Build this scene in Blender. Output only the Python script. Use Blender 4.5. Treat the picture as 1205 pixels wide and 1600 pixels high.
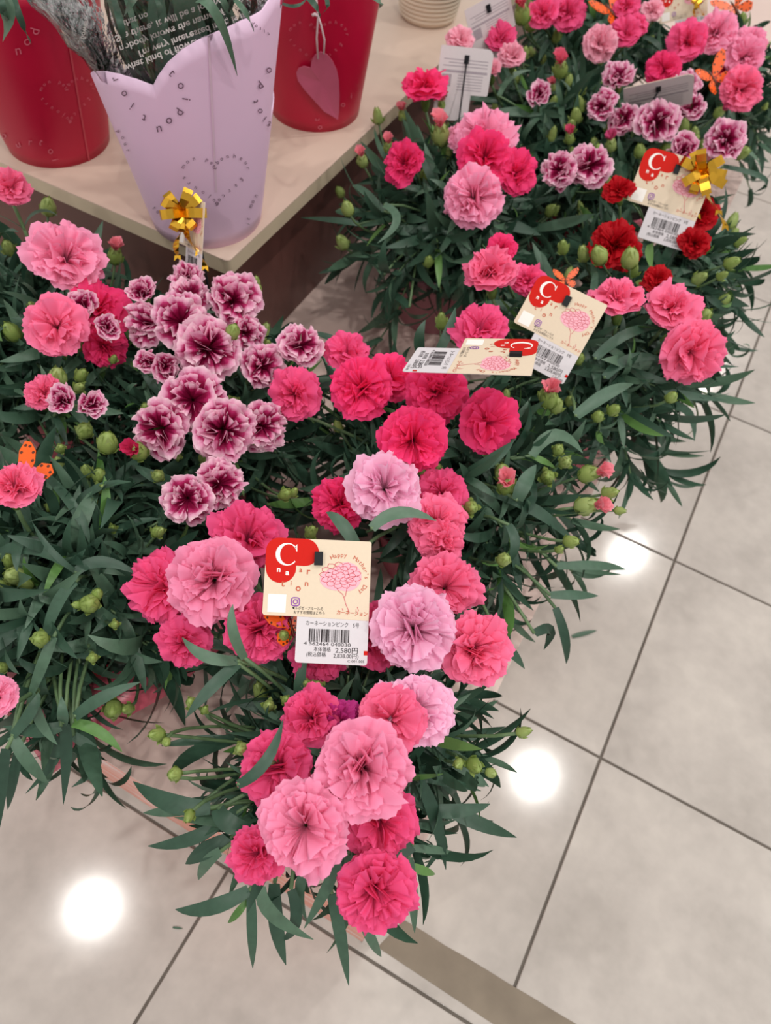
import bpy, math, random
import numpy as np
from mathutils import Vector, Matrix, Euler

# ------------------------------------------------------------------ scene, camera, light
for o in list(bpy.data.objects):
    bpy.data.objects.remove(o)
SC = bpy.context.scene
COL = SC.collection
rnd = random.Random(7)
PI = math.pi

F_PX, CX, CY = 1177.24, 602.5, 800.0
PITCH, ROLL, YAW = math.radians(56.527), math.radians(7.254), math.radians(22.505)
CAM = Vector((0, 0, 0.95))

def _axes():
    c, s = math.cos(ROLL), math.sin(ROLL)
    cp, sp = math.cos(PITCH), math.sin(PITCH)
    cy, sy = math.cos(YAW), math.sin(YAW)
    def yaw(v): return Vector((cy * v[0] - sy * v[1], sy * v[0] + cy * v[1], v[2]))
    return yaw((c, sp * s, cp * s)), yaw((-s, sp * c, cp * c)), yaw((0, cp, -sp))
RIGHT, UP, FWD = _axes()

cam_data = bpy.data.cameras.new('camera')
cam = bpy.data.objects.new('camera', cam_data)
COL.objects.link(cam)
cam.matrix_world = Matrix(((RIGHT.x, UP.x, -FWD.x, CAM.x), (RIGHT.y, UP.y, -FWD.y, CAM.y),
                           (RIGHT.z, UP.z, -FWD.z, CAM.z), (0, 0, 0, 1)))
cam_data.sensor_fit = 'VERTICAL'
cam_data.sensor_height = 36.0
cam_data.lens = F_PX / 1600 * 36.0
cam_data.clip_start = 0.01
cam_data.dof.use_dof = True
cam_data.dof.focus_distance = 0.55
cam_data.dof.aperture_fstop = 9.0
SC.camera = cam

world = bpy.data.worlds.new('shop_ambient')
SC.world = world
world.use_nodes = True
bg = world.node_tree.nodes['Background']
bg.inputs['Color'].default_value = (1.0, 0.975, 0.945, 1)
bg.inputs['Strength'].default_value = 0.50

# the shop's ceiling downlights, a 1.4 m grid (four of them mirror in the floor tiles)
for lx in (-1.0, 0.40, 1.8):
    for ly in (-1.55, -0.16, 1.24, 2.63, 4.21):
        if lx < 0 and 0 < ly < 4: continue          # the ceiling over the table is unlit
        ld = bpy.data.lights.new('downlight', 'AREA')
        ld.shape = 'DISK'; ld.size = 0.08; ld.energy = 9.5
        ld.color = (1.0, 0.965, 0.92)
        lo = bpy.data.objects.new('downlight', ld)
        lo.location = (lx, ly, 2.6)
        COL.objects.link(lo)

SC.view_settings.view_transform = 'Standard'
SC.view_settings.look = 'None'
SC.view_settings.gamma = 1.0
SC.view_settings.use_curve_mapping = False
SC.view_settings.exposure = 0.0

# ------------------------------------------------------------------ helpers
def ray(px, py):
    d = FWD + RIGHT * ((px - CX) / F_PX) + UP * (-(py - CY) / F_PX)
    return d
def at(px, py, z):
    d = ray(px, py)
    return CAM + d * ((z - CAM.z) / d.z)
def proj(p):
    v = Vector(p) - CAM
    dep = v.dot(FWD)
    return CX + F_PX * v.dot(RIGHT) / dep, CY - F_PX * v.dot(UP) / dep, dep
def px_size(p):              # metres per pixel at a point
    return (Vector(p) - CAM).dot(FWD) / F_PX

def lin(r, g, b):
    def f(c):
        c /= 255.0
        return c / 12.92 if c <= 0.04045 else ((c + 0.055) / 1.055) ** 2.4
    return (f(r), f(g), f(b), 1.0)

def mesh(name, verts, faces, smooth=True):
    m = bpy.data.meshes.new(name)
    m.from_pydata([tuple(v) for v in verts], [], [tuple(f) for f in faces])
    if smooth:
        m.polygons.foreach_set('use_smooth', [True] * len(m.polygons))
    m.update()
    return m

def obj(name, data, mat=None, parent=None, matrix=None):
    o = bpy.data.objects.new(name, data)
    COL.objects.link(o)
    if mat is not None and data is not None and not data.materials:
        data.materials.append(mat)
    if parent is not None:
        o.parent = parent
    if matrix is not None:
        o.matrix_local = matrix
    return o

def thing(name, label, cat, loc=(0, 0, 0), group=None):
    o = bpy.data.objects.new(name, None)
    COL.objects.link(o)
    o.location = loc
    o.empty_display_size = 0.02
    o['label'] = label; o['category'] = cat
    if group: o['group'] = group
    return o

class MB:
    def __init__(self): self.v = []; self.f = []
    def add(self, v, f):
        n = len(self.v)
        self.v += [tuple(p) for p in v]
        self.f += [tuple(i + n for i in q) for q in f]
        return self
    def box(self, lo, hi):
        x0, y0, z0 = lo; x1, y1, z1 = hi
        return self.add([(x0, y0, z0), (x1, y0, z0), (x1, y1, z0), (x0, y1, z0),
                         (x0, y0, z1), (x1, y0, z1), (x1, y1, z1), (x0, y1, z1)],
                        [(3, 2, 1, 0), (4, 5, 6, 7), (0, 1, 5, 4), (1, 2, 6, 5), (2, 3, 7, 6), (3, 0, 4, 7)])
    def tube(self, pts, rad, n=6, caps=True):
        pts = [Vector(p) for p in pts]
        rs = rad if isinstance(rad, (list, tuple)) else [rad] * len(pts)
        rings = []
        t0 = (pts[1] - pts[0]).normalized()
        u = t0.orthogonal().normalized()
        for i, p in enumerate(pts):
            t = (pts[min(i + 1, len(pts) - 1)] - pts[max(i - 1, 0)]).normalized()
            u = (u - t * u.dot(t)).normalized()
            w = t.cross(u)
            rings.append([p + (u * math.cos(2 * PI * k / n) + w * math.sin(2 * PI * k / n)) * rs[i] for k in range(n)])
        v = [q for r in rings for q in r]
        f = []
        for i in range(len(pts) - 1):
            for k in range(n):
                k2 = (k + 1) % n
                f.append((i * n + k, i * n + k2, (i + 1) * n + k2, (i + 1) * n + k))
        if caps:
            f.append(tuple(range(n - 1, -1, -1)))
            f.append(tuple((len(pts) - 1) * n + k for k in range(n)))
        return self.add(v, f)
    def lathe(self, prof, n=24, c=(0, 0, 0), close=True):
        v = []; f = []
        for r, z in prof:
            for k in range(n):
                a = 2 * PI * k / n
                v.append((c[0] + r * math.cos(a), c[1] + r * math.sin(a), c[2] + z))
        for i in range(len(prof) - 1):
            for k in range(n):
                k2 = (k + 1) % n
                f.append((i * n + k, i * n + k2, (i + 1) * n + k2, (i + 1) * n + k))
        if close:
            f.append(tuple(range(n - 1, -1, -1)))
            f.append(tuple((len(prof) - 1) * n + k for k in range(n)))
        return self.add(v, f)
    def strip(self, pts, width, side, thick=0.0):
        """flat ribbon along pts; side = list of/one side vectors"""
        n = len(pts); v = []; f = []
        for i, p in enumerate(pts):
            p = Vector(p)
            s = Vector(side[i] if isinstance(side, list) else side).normalized()
            w = width[i] if isinstance(width, list) else width
            v += [p - s * w / 2, p + s * w / 2]
        for i in range(n - 1):
            f.append((2 * i, 2 * i + 1, 2 * i + 3, 2 * i + 2))
        if thick:
            m = len(v)
            v2 = []
            for i in range(n):
                t = Vector(pts[min(i + 1, n - 1)]) - Vector(pts[max(i - 1, 0)])
                s = v[2 * i + 1] - v[2 * i]
                nn = t.cross(s)
                nn = nn.normalized() if nn.length > 1e-12 else Vector((0, 0, 1))
                v2 += [v[2 * i] + nn * thick, v[2 * i + 1] + nn * thick]
            v = v + v2
            f2 = [tuple(i + m for i in reversed(q)) for q in f]
            for i in range(n - 1):
                f2.append((2 * i, 2 * i + 2, m + 2 * i + 2, m + 2 * i))
                f2.append((2 * i + 1, m + 2 * i + 1, m + 2 * i + 3, 2 * i + 3))
            f2.append((0, m, m + 1, 1)); e = 2 * (n - 1)
            f2.append((e, e + 1, m + e + 1, m + e))
            f = f + f2
        return self.add(v, f)
    def mesh(self, name, smooth=True): return mesh(name, self.v, self.f, smooth)
    def obj(self, name, mat, parent=None, smooth=True, matrix=None):
        return obj(name, self.mesh(name, smooth), mat, parent, matrix)

def bez(a, b, c, n):         # quadratic through a, (mid) b, c
    a, b, c = Vector(a), Vector(b), Vector(c)
    ctl = b * 2 - (a + c) * 0.5
    return [a * (1 - t) ** 2 + ctl * 2 * t * (1 - t) + c * t * t for t in [i / (n - 1) for i in range(n)]]

# ------------------------------------------------------------------ materials
def new_mat(name):
    m = bpy.data.materials.new(name); m.use_nodes = True
    nt = m.node_tree
    return m, nt, nt.nodes['Principled BSDF'], nt.nodes, nt.links

def noise(nt, scale, detail=3, coord='Object', rough=0.55):
    tc = nt.nodes.new('ShaderNodeTexCoord')
    n = nt.nodes.new('ShaderNodeTexNoise')
    n.inputs['Scale'].default_value = scale; n.inputs['Detail'].default_value = detail
    n.inputs['Roughness'].default_value = rough
    nt.links.new(tc.outputs[coord], n.inputs['Vector'])
    return n

def ramp(nt, fac, stops):
    r = nt.nodes.new('ShaderNodeValToRGB')
    el = r.color_ramp.elements
    el[0].position, el[0].color = stops[0]
    el[1].position, el[1].color = stops[-1]
    for p, c in stops[1:-1]:
        e = el.new(p); e.color = c
    nt.links.new(fac, r.inputs['Fac'])
    return r

def bump(nt, height, strength, dist, target):
    b = nt.nodes.new('ShaderNodeBump')
    b.inputs['Strength'].default_value = strength; b.inputs['Distance'].default_value = dist
    nt.links.new(height, b.inputs['Height']); nt.links.new(b.outputs['Normal'], target)

def simple(name, rgb, rough=0.5, metal=0.0, var=0.06, scale=30, coat=0.0, spec=0.5):
    m, nt, p, N, L = new_mat(name)
    c = lin(*rgb)
    n = noise(nt, scale)
    lo = tuple(x * (1 - var) for x in c[:3]) + (1,)
    hi = tuple(min(1, x * (1 + var)) for x in c[:3]) + (1,)
    r = ramp(nt, n.outputs['Fac'], [(0.3, lo), (0.7, hi)])
    L.new(r.outputs['Color'], p.inputs['Base Color'])
    p.inputs['Roughness'].default_value = rough
    p.inputs['Metallic'].default_value = metal
    p.inputs['Coat Weight'].default_value = coat
    p.inputs['Specular IOR Level'].default_value = spec
    return m

# tile: polished beige stone, cloudy
M_TILE, nt, p, N, L = new_mat('polished_beige_tile')
tc = N.new('ShaderNodeTexCoord'); oi = N.new('ShaderNodeObjectInfo')
ad = N.new('ShaderNodeVectorMath'); ad.operation = 'ADD'
sc = N.new('ShaderNodeVectorMath'); sc.operation = 'SCALE'; sc.inputs['Scale'].default_value = 37.0
L.new(oi.outputs['Location'], sc.inputs[0])
L.new(tc.outputs['Object'], ad.inputs[0]); L.new(sc.outputs['Vector'], ad.inputs[1])
n1 = N.new('ShaderNodeTexNoise'); n1.inputs['Scale'].default_value = 7; n1.inputs['Detail'].default_value = 5; n1.inputs['Roughness'].default_value = 0.6
n2 = N.new('ShaderNodeTexNoise'); n2.inputs['Scale'].default_value = 55; n2.inputs['Detail'].default_value = 2
L.new(ad.outputs['Vector'], n1.inputs['Vector']); L.new(ad.outputs['Vector'], n2.inputs['Vector'])
r1 = ramp(nt, n1.outputs['Fac'], [(0.28, lin(176, 168, 161)), (0.5, lin(193, 185, 178)), (0.72, lin(205, 197, 189))])
r2 = ramp(nt, n2.outputs['Fac'], [(0.35, (0.94, 0.94, 0.94, 1)), (0.65, (1, 1, 1, 1))])
mx = N.new('ShaderNodeMix'); mx.data_type = 'RGBA'; mx.blend_type = 'MULTIPLY'; mx.inputs['Factor'].default_value = 1
L.new(r1.outputs['Color'], mx.inputs[6]); L.new(r2.outputs['Color'], mx.inputs[7]); L.new(mx.outputs[2], p.inputs['Base Color'])
p.inputs['Roughness'].default_value = 0.115
p.inputs['Specular IOR Level'].default_value = 0.5
M_GROUT = simple('dark_grout', (104, 96, 88), 0.8, var=0.15, scale=60)

M_PLAT = simple('pale_pink_platform_sheet', (226, 200, 190), 0.28, var=0.04, scale=9)
M_WHITE = simple('white_painted_board', (228, 220, 212), 0.45)
M_TABLE = simple('cream_laminate_table', (208, 186, 170), 0.42, var=0.03, scale=14)
M_TABEDGE = simple('cream_table_edge', (202, 186, 160), 0.55, var=0.05, scale=20)
M_PLINTH = simple('dark_brown_plinth', (98, 62, 56), 0.35, var=0.12, scale=12)

M_PRINT, nt, p, N, L = new_mat('printed_pink_orange_band')
tc = N.new('ShaderNodeTexCoord'); mp = N.new('ShaderNodeMapping')
mp.inputs['Scale'].default_value = (5, 5, 22)
L.new(tc.outputs['Object'], mp.inputs['Vector'])
nz = N.new('ShaderNodeTexNoise'); nz.inputs['Scale'].default_value = 1.6; nz.inputs['Detail'].default_value = 2
L.new(mp.outputs['Vector'], nz.inputs['Vector'])
r = ramp(nt, nz.outputs['Fac'], [(0.30, lin(245, 225, 225)), (0.45, lin(242, 170, 155)), (0.58, lin(240, 140, 110)), (0.75, lin(240, 200, 195))])
L.new(r.outputs['Color'], p.inputs['Base Color']); p.inputs['Roughness'].default_value = 0.35

M_TAPE, nt, p, N, L = new_mat('brown_floor_tape')
n = noise(nt, 25)
r = ramp(nt, n.outputs['Fac'], [(0.3, lin(134, 120, 103)), (0.7, lin(147, 133, 115))])
L.new(r.outputs['Color'], p.inputs['Base Color']); p.inputs['Roughness'].default_value = 0.55
p.inputs['Alpha'].default_value = 0.82

def leaf_material(name, c0, c1, c2, edge=0.0):
    m, nt, p, N, L = new_mat(name)
    oi = N.new('ShaderNodeObjectInfo'); ge = N.new('ShaderNodeNewGeometry')
    a = N.new('ShaderNodeMath'); a.operation = 'ADD'
    L.new(oi.outputs['Random'], a.inputs[0]); L.new(ge.outputs['Random Per Island'], a.inputs[1])
    fr = N.new('ShaderNodeMath'); fr.operation = 'FRACT'; L.new(a.outputs[0], fr.inputs[0])
    r = ramp(nt, fr.outputs[0], [(0.0, lin(*c0)), (0.55, lin(*c1)), (1.0, lin(*c2))])
    n = noise(nt, 160, 2)
    r2 = ramp(nt, n.outputs['Fac'], [(0.3, (0.88, 0.88, 0.88, 1)), (0.7, (1.06, 1.06, 1.06, 1))])
    mx = N.new('ShaderNodeMix'); mx.data_type = 'RGBA'; mx.blend_type = 'MULTIPLY'; mx.inputs['Factor'].default_value = 1
    L.new(r.outputs['Color'], mx.inputs[6]); L.new(r2.outputs['Color'], mx.inputs[7])
    L.new(mx.outputs[2], p.inputs['Base Color'])
    p.inputs['Roughness'].default_value = 0.42
    p.inputs['Specular IOR Level'].default_value = 0.45
    tr = N.new('ShaderNodeBsdfTranslucent'); L.new(mx.outputs[2], tr.inputs['Color'])
    ms = N.new('ShaderNodeMixShader'); ms.inputs[0].default_value = 0.12
    L.new(p.outputs[0], ms.inputs[1]); L.new(tr.outputs[0], ms.inputs[2])
    L.new(ms.outputs[0], N['Material Output'].inputs['Surface'])
    return m
M_LEAF = leaf_material('blue_green_leaf', (47, 76, 60), (65, 96, 77), (92, 122, 99))
M_YLEAF = leaf_material('young_green_leaf', (84, 128, 62), (96, 140, 72), (110, 150, 84))
M_STEM = leaf_material('pale_green_stem', (92, 120, 84), (104, 132, 92), (112, 140, 96))
M_BUD = leaf_material('bud_green', (140, 164, 84), (156, 176, 98), (168, 186, 114))
M_CALYX = leaf_material('calyx_green', (96, 122, 60), (108, 134, 66), (120, 144, 76))

def petal_material(name, bicolor=False):
    m, nt, p, N, L = new_mat(name)
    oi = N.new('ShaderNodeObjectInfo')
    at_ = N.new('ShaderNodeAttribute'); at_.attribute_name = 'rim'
    if bicolor:
        nz = noise(nt, 2.2, 3)
        sm = N.new('ShaderNodeMath'); sm.operation = 'MULTIPLY_ADD'
        sm.inputs[1].default_value = 0.42; L.new(nz.outputs['Fac'], sm.inputs[0]); L.new(at_.outputs['Fac'], sm.inputs[2])
        mul = N.new('ShaderNodeMath'); mul.operation = 'MULTIPLY'; mul.inputs[1].default_value = 0.75
        L.new(sm.outputs[0], mul.inputs[0])
        r = ramp(nt, mul.outputs[0], [(0.66, lin(152, 14, 70)), (0.76, lin(192, 46, 110)), (0.83, lin(238, 164, 198)), (0.92, lin(252, 214, 228))])
        col = r.outputs['Color']
    else:
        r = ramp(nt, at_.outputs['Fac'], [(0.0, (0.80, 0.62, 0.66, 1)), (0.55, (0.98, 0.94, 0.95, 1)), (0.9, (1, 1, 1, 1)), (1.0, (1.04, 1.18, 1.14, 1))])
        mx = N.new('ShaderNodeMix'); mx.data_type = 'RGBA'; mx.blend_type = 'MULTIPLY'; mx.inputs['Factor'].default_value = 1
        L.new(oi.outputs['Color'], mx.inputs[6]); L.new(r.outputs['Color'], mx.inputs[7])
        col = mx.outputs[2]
    L.new(col, p.inputs['Base Color'])
    p.inputs['Roughness'].default_value = 0.62
    p.inputs['Specular IOR Level'].default_value = 0.25
    tr = N.new('ShaderNodeBsdfTranslucent'); L.new(col, tr.inputs['Color'])
    ms = N.new('ShaderNodeMixShader'); ms.inputs[0].default_value = 0.30
    L.new(p.outputs[0], ms.inputs[1]); L.new(tr.outputs[0], ms.inputs[2])
    L.new(ms.outputs[0], N['Material Output'].inputs['Surface'])
    return m
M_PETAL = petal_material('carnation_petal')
M_BIPETAL = petal_material('bicolour_carnation_petal', True)

M_SOIL = simple('dark_soil', (38, 30, 26), 0.95, var=0.5, scale=150)
M_POT = simple('rose_plastic_pot', (196, 92, 112), 0.45)
M_POTRED = simple('red_plastic_pot', (214, 52, 74), 0.42)
M_POTMAUVE = simple('mauve_plastic_pot', (190, 128, 140), 0.45)

def film(name, rgb, alpha, rough=0.25):
    m, nt, p, N, L = new_mat(name)
    p.inputs['Base Color'].default_value = lin(*rgb)
    p.inputs['Roughness'].default_value = rough
    n = noise(nt, 40, 3)
    r = ramp(nt, n.outputs['Fac'], [(0.3, (alpha * 0.9,) * 3 + (1,)), (0.7, (min(1, alpha * 1.1),) * 3 + (1,))])
    L.new(r.outputs['Color'], p.inputs['Alpha'])
    return m
M_WRAP = film('pink_translucent_wrap', (222, 96, 118), 0.82)
M_CELLO, nt, p, N, L = new_mat('clear_cellophane')
n = noise(nt, 34, 4)
bp = N.new('ShaderNodeBump'); bp.inputs['Strength'].default_value = 0.7; bp.inputs['Distance'].default_value = 0.01
L.new(n.outputs['Fac'], bp.inputs['Height'])
fr = N.new('ShaderNodeFresnel'); fr.inputs['IOR'].default_value = 1.5; L.new(bp.outputs['Normal'], fr.inputs['Normal'])
gl = N.new('ShaderNodeBsdfGlossy'); gl.inputs['Roughness'].default_value = 0.08; L.new(bp.outputs['Normal'], gl.inputs['Normal'])
tr = N.new('ShaderNodeBsdfTransparent'); ms = N.new('ShaderNodeMixShader')
L.new(fr.outputs[0], ms.inputs[0]); L.new(tr.outputs[0], ms.inputs[1]); L.new(gl.outputs[0], ms.inputs[2])
L.new(ms.outputs[0], N['Material Output'].inputs['Surface'])
M_CELLOTXT = simple('white_cellophane_print', (215, 212, 208), 0.5)

M_LILAC = simple('lilac_card_pot', (240, 206, 234), 0.5, var=0.02, scale=8)
M_REDPOT = simple('crimson_card_pot', (184, 2, 52), 0.42, var=0.04, scale=8)
M_LILACTXT = simple('mauve_print', (112, 84, 104), 0.5)
M_REDTXT = simple('rose_print', (214, 104, 124), 0.5)
M_SEAMRED = simple('rose_seam', (196, 70, 84), 0.5)
M_SEAMLIL = simple('pale_seam', (226, 196, 216), 0.5)
M_HEART = simple('rose_paper_heart', (196, 92, 122), 0.5)
M_CORD = simple('pale_cord', (220, 196, 200), 0.7)
M_RIBPOT = simple('cream_ceramic', (216, 200, 180), 0.45, var=0.04)
M_CARD = simple('cream_card', (228, 210, 186), 0.6, var=0.015, spec=0.15)
M_LABEL = simple('white_price_label', (218, 213, 217), 0.6, var=0.01, spec=0.15)
M_CARDBACK = simple('grey_white_card_back', (214, 204, 206), 0.6, var=0.02, spec=0.15)
M_INKRED = simple('red_ink', (206, 28, 18), 0.6, var=0.02, spec=0.15)
M_INKWHITE = simple('white_ink', (250, 246, 240), 0.6, var=0.01, spec=0.15)
M_INKBROWN = simple('brick_ink', (200, 92, 66), 0.6, var=0.03, spec=0.15)
M_INKBLACK = simple('black_ink', (52, 46, 48), 0.6, spec=0.15)
M_INKGREY = simple('grey_back_print', (168, 156, 164), 0.6, spec=0.15)
M_INKPINK = simple('pink_ink', (246, 182, 196), 0.6, var=0.02, spec=0.15)
M_INKROSE = simple('rose_line_ink', (214, 104, 116), 0.6, spec=0.15)
M_INKPURPLE = simple('purple_ink', (150, 96, 170), 0.6, spec=0.15)
M_CLIP = simple('black_plastic', (20, 20, 25), 0.5, spec=0.25)
M_GOLD = simple('gold_foil_ribbon', (232, 178, 62), 0.16, metal=1.0, var=0.08, scale=60)
M_ORANGE = simple('orange_butterfly_wing', (244, 96, 18), 0.35, var=0.12, scale=60)
M_ORSPOT = simple('brown_wing_marking', (92, 40, 14), 0.4)

# ------------------------------------------------------------------ setting: floor, platform, table
TILE, U0, V0 = 0.33431, -0.16153, 0.06021
floor = MB().box((-2.2, -0.8, -0.03), (1.8, 3.6, -0.0022)).obj('floor', M_GROUT, smooth=False)
floor['kind'] = 'structure'
g = 0.0017
hb = TILE / 2 - g
tb = MB()
tb.add([(-hb, -hb, -0.012), (hb, -hb, -0.012), (hb, hb, -0.012), (-hb, hb, -0.012),
        (-hb, -hb, -0.0008), (hb, -hb, -0.0008), (hb, hb, -0.0008), (-hb, hb, -0.0008),
        (-hb + .0008, -hb + .0008, 0), (hb - .0008, -hb + .0008, 0), (hb - .0008, hb - .0008, 0), (-hb + .0008, hb - .0008, 0)],
       [(3, 2, 1, 0), (0, 1, 5, 4), (1, 2, 6, 5), (2, 3, 7, 6), (3, 0, 4, 7),
        (4, 5, 9, 8), (5, 6, 10, 9), (6, 7, 11, 10), (7, 4, 8, 11), (8, 9, 10, 11)])
tile_mesh = tb.mesh('tile', False)
for i in range(-5, 5):
    for j in range(-2, 9):
        obj('tile', tile_mesh, M_TILE, floor, Matrix.Translation((U0 + (i + .5) * TILE, V0 + (j + .5) * TILE, 0)))

# worn brown tape stuck on the floor at the platform's corner
a, b, c, d = at(631, 1437, 0), at(898.6, 1599, 0), at(769, 1599, 0), at(590, 1480, 0)
e1 = (b - a).normalized(); b2 = a + e1 * 0.62; c2 = d + (c - d).normalized() * 0.62
tp = []
for i in range(25):
    t = i / 24
    p0 = a.lerp(b2, t) + Vector((0, 0.0011 * math.sin(i * 2.3) * rnd.random(), 0)); p1 = d.lerp(c2, t)
    tp.append((p0, p1))
mb = MB(); vv = []; ff = []
for p0, p1 in tp:
    vv += [(p0.x, p0.y, .0005), (p1.x, p1.y, .0005), (p0.x, p0.y, .0001), (p1.x, p1.y, .0001)]
for i in range(24):
    k = 4 * i
    ff += [(k, k + 1, k + 5, k + 4), (k + 2, k + 6, k + 7, k + 3), (k, k + 4, k + 6, k + 2), (k + 1, k + 3, k + 7, k + 5)]
ff += [(0, 2, 3, 1), (96, 97, 99, 98)]
tape = mb.add(vv, ff).obj('floor_tape', M_TAPE, smooth=False)
tape['label'] = 'brown worn tape strip stuck across the beige floor tiles'; tape['category'] = 'tape'

# low display platform, two-sided corner at PX, PY
PX, PY, PH = 0.0174, 0.0695, 0.20
plat = thing('display_platform', 'low pale pink display platform with printed orange front under the carnation pots', 'platform', (PX, PY, 0))
MB().box((-2.1, 0.004, 0.0), (-0.004, 2.6, PH - 0.006)).obj('body', M_WHITE, plat, False)
MB().box((-2.1, 0.0, PH - 0.006), (0.0, 2.604, PH)).obj('top_sheet', M_PLAT, plat, False)
MB().box((-2.1, 0.001, 0.012), (-0.010, 0.0039, PH - 0.012)).obj('printed_front_panel', M_PRINT, plat, False)
MB().box((-0.0099, 0.0005, 0.0), (0.0005, 0.0039, PH - 0.0062)).obj('corner_trim', M_WHITE, plat, False)
MB().box((-0.0039, 0.0041, 0.0), (-0.001, 2.6, PH - 0.0062)).obj('side_panel', M_PLAT, plat, False)

# raised cream table, standing on the platform
TZ, TX, TY, TT = 0.40, -0.4434, 0.5343, 0.0195
table = thing('display_table', 'cream laminate table raised above the pink platform', 'table', (TX, TY, PH))
tz = TZ - PH
mb = MB()
def rrect(x0, y0, x1, y1, r, n=6):
    pts = []
    for cx, cy, a0 in ((x1 - r, y0 + r, -PI / 2), (x1 - r, y1 - r, 0), (x0 + r, y1 - r, PI / 2), (x0 + r, y0 + r, PI)):
        for k in range(n + 1):
            a = a0 + PI / 2 * k / n
            pts.append((cx + r * math.cos(a), cy + r * math.sin(a)))
    return pts
def prism(pts, z0, z1):
    n = len(pts)
    return ([(x, y, z0) for x, y in pts] + [(x, y, z1) for x, y in pts],
            [tuple(range(n - 1, -1, -1)), tuple(range(n, 2 * n))] + [(i, (i + 1) % n, n + (i + 1) % n, n + i) for i in range(n)])
rp = rrect(-1.4, 0, 0, 1.5, 0.006)
MB().add(*prism(rp, tz - TT, tz - 0.0015)).obj('table_edge', M_TABEDGE, table, False)
MB().add(*prism(rrect(-1.4, 0, 0, 1.5, 0.006), tz - 0.0015, tz)).obj('table_top', M_TABLE, table, False)
MB().box((-1.38, 0.026, 0.0), (-0.0235, 0.036, tz - TT)).obj('front_panel', M_PLINTH, table, False)
MB().box((-0.0335, 0.0361, 0.0), (-0.0235, 1.48, tz - TT)).obj('side_panel', M_PLINTH, table, False)
MB().box((-1.38, 0.0361, 0.0), (-1.37, 1.48, tz - TT)).obj('side_panel', M_PLINTH, table, False)
MB().box((-1.3699, 1.47, 0.0), (-0.0336, 1.48, tz - TT)).obj('back_panel', M_PLINTH, table, False)

# ------------------------------------------------------------------ flower / leaf meshes
def bloom_mesh(name, seed, n_pet=44, openness=1.0, ruf=1.0, nw=23, ns=8, flat=0.0):
    R = np.random.RandomState(seed)
    V = []; Fc = []; rim = []
    for i in range(n_pet):
        t = (i + R.rand() * 0.9) / n_pet             # 0 outer .. 1 inner
        az = i * 2.39996 + R.randn() * 0.45
        e1 = math.radians(-10 + (74 - 30 * flat) * t ** 1.1 + R.randn() * (7 + 9 * t))
        e1 = e1 * openness + math.radians(70) * (1 - openness)
        Lp = (1.06 - 0.34 * t ** 1.2 + R.randn() * 0.06)
        half = math.radians(60 - 14 * t + R.randn() * 6)
        amp = (0.065 + 0.105 * t) * ruf
        k1, k2 = 0.9 + R.rand() * 1.0, 2.2 + R.rand() * 1.3
        f1, f2, f3 = R.rand(3) * 6.283
        fold = R.randn() * 0.30 * (0.3 + t)
        jag = R.rand(nw) * 0.05
        roll = R.randn() * 0.5
        lobe = R.rand() * 6.28
        curl = math.radians(R.uniform(10, 45)) * (0.3 + t)
        base = len(V)
        s = np.linspace(0, 1, ns) ** 0.9
        el = math.radians(82) + (e1 - math.radians(82)) * np.minimum(1, s * 1.45) ** 0.9
        el = el - curl * np.maximum(0, s - 0.62) / 0.38 * openness
        dr = np.cos(el); dz = np.sin(el)
        ds = np.diff(s)
        rr = np.concatenate([[0], np.cumsum((dr[1:] + dr[:-1]) / 2 * ds)])
        zz = np.concatenate([[0], np.cumsum((dz[1:] + dz[:-1]) / 2 * ds)])
        ca, sa = math.cos(az), math.sin(az)
        for a in range(ns):
            sv = s[a]
            for b in range(nw):
                w = -1 + 2 * b / (nw - 1)
                tipf = 1 - 0.16 * abs(w) ** 4 + 0.035 * math.sin(2.2 * w * PI + lobe) * sv
                Lw = Lp * tipf * (1 + (jag[b] - 0.025 + (0.022 if b % 2 else -0.022)) * (sv ** 6))
                r_ = rr[a] * Lw + 0.03
                z_ = zz[a] * Lw
                th = w * half * (0.30 + 0.70 * sv)
                off = amp * sv ** 1.8 * (math.sin(k1 * w * PI + f1) + 0.6 * math.sin(k2 * w * PI + f2 + sv * 1.5)) \
                    + 0.022 * ruf * sv ** 4 * math.sin(12 * w + f3)
                off += fold * abs(w) ** 1.5 * sv ** 1.5 * 0.5
                nr, nz_ = -dz[a], dr[a]
                r2 = r_ * math.cos(th) + nr * off
                q = r_ * math.sin(th) + roll * off
                V.append((r2 * ca - q * sa, r2 * sa + q * ca, z_ + nz_ * off - 0.38))
                rim.append(sv)
        for a in range(ns - 1):
            for b in range(nw - 1):
                k = base + a * nw + b
                Fc.append((k, k + 1, k + nw + 1, k + nw))
    V = np.array(V)
    V /= np.percentile(np.hypot(V[:, 0], V[:, 1]), 98.5)
    m = mesh(name, V.tolist(), Fc)
    at_ = m.attributes.new('rim', 'FLOAT', 'POINT')
    at_.data.foreach_set('value', np.array(rim, dtype=np.float32))
    return m

BLOOMS = [bloom_mesh('bloom', s, 30 + (s % 3) * 4, 1.0, 0.95 + 0.15 * (s % 3)) for s in range(1, 8)]
HALF = [bloom_mesh('half_open_bloom', 40 + s, 24, 0.55, 0.9, 13, 6) for s in range(3)]
BIBLOOMS = [bloom_mesh('bicolour_bloom', 60 + s, 17 + s * 2, 0.95, 1.6, 21, 8, 0.3) for s in range(5)]
BIHALF = [bloom_mesh('bicolour_half_open_bloom', 80 + s, 14, 0.55, 1.1, 13, 6) for s in range(2)]
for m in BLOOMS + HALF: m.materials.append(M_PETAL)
for m in BIBLOOMS + BIHALF: m.materials.append(M_BIPETAL)

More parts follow.
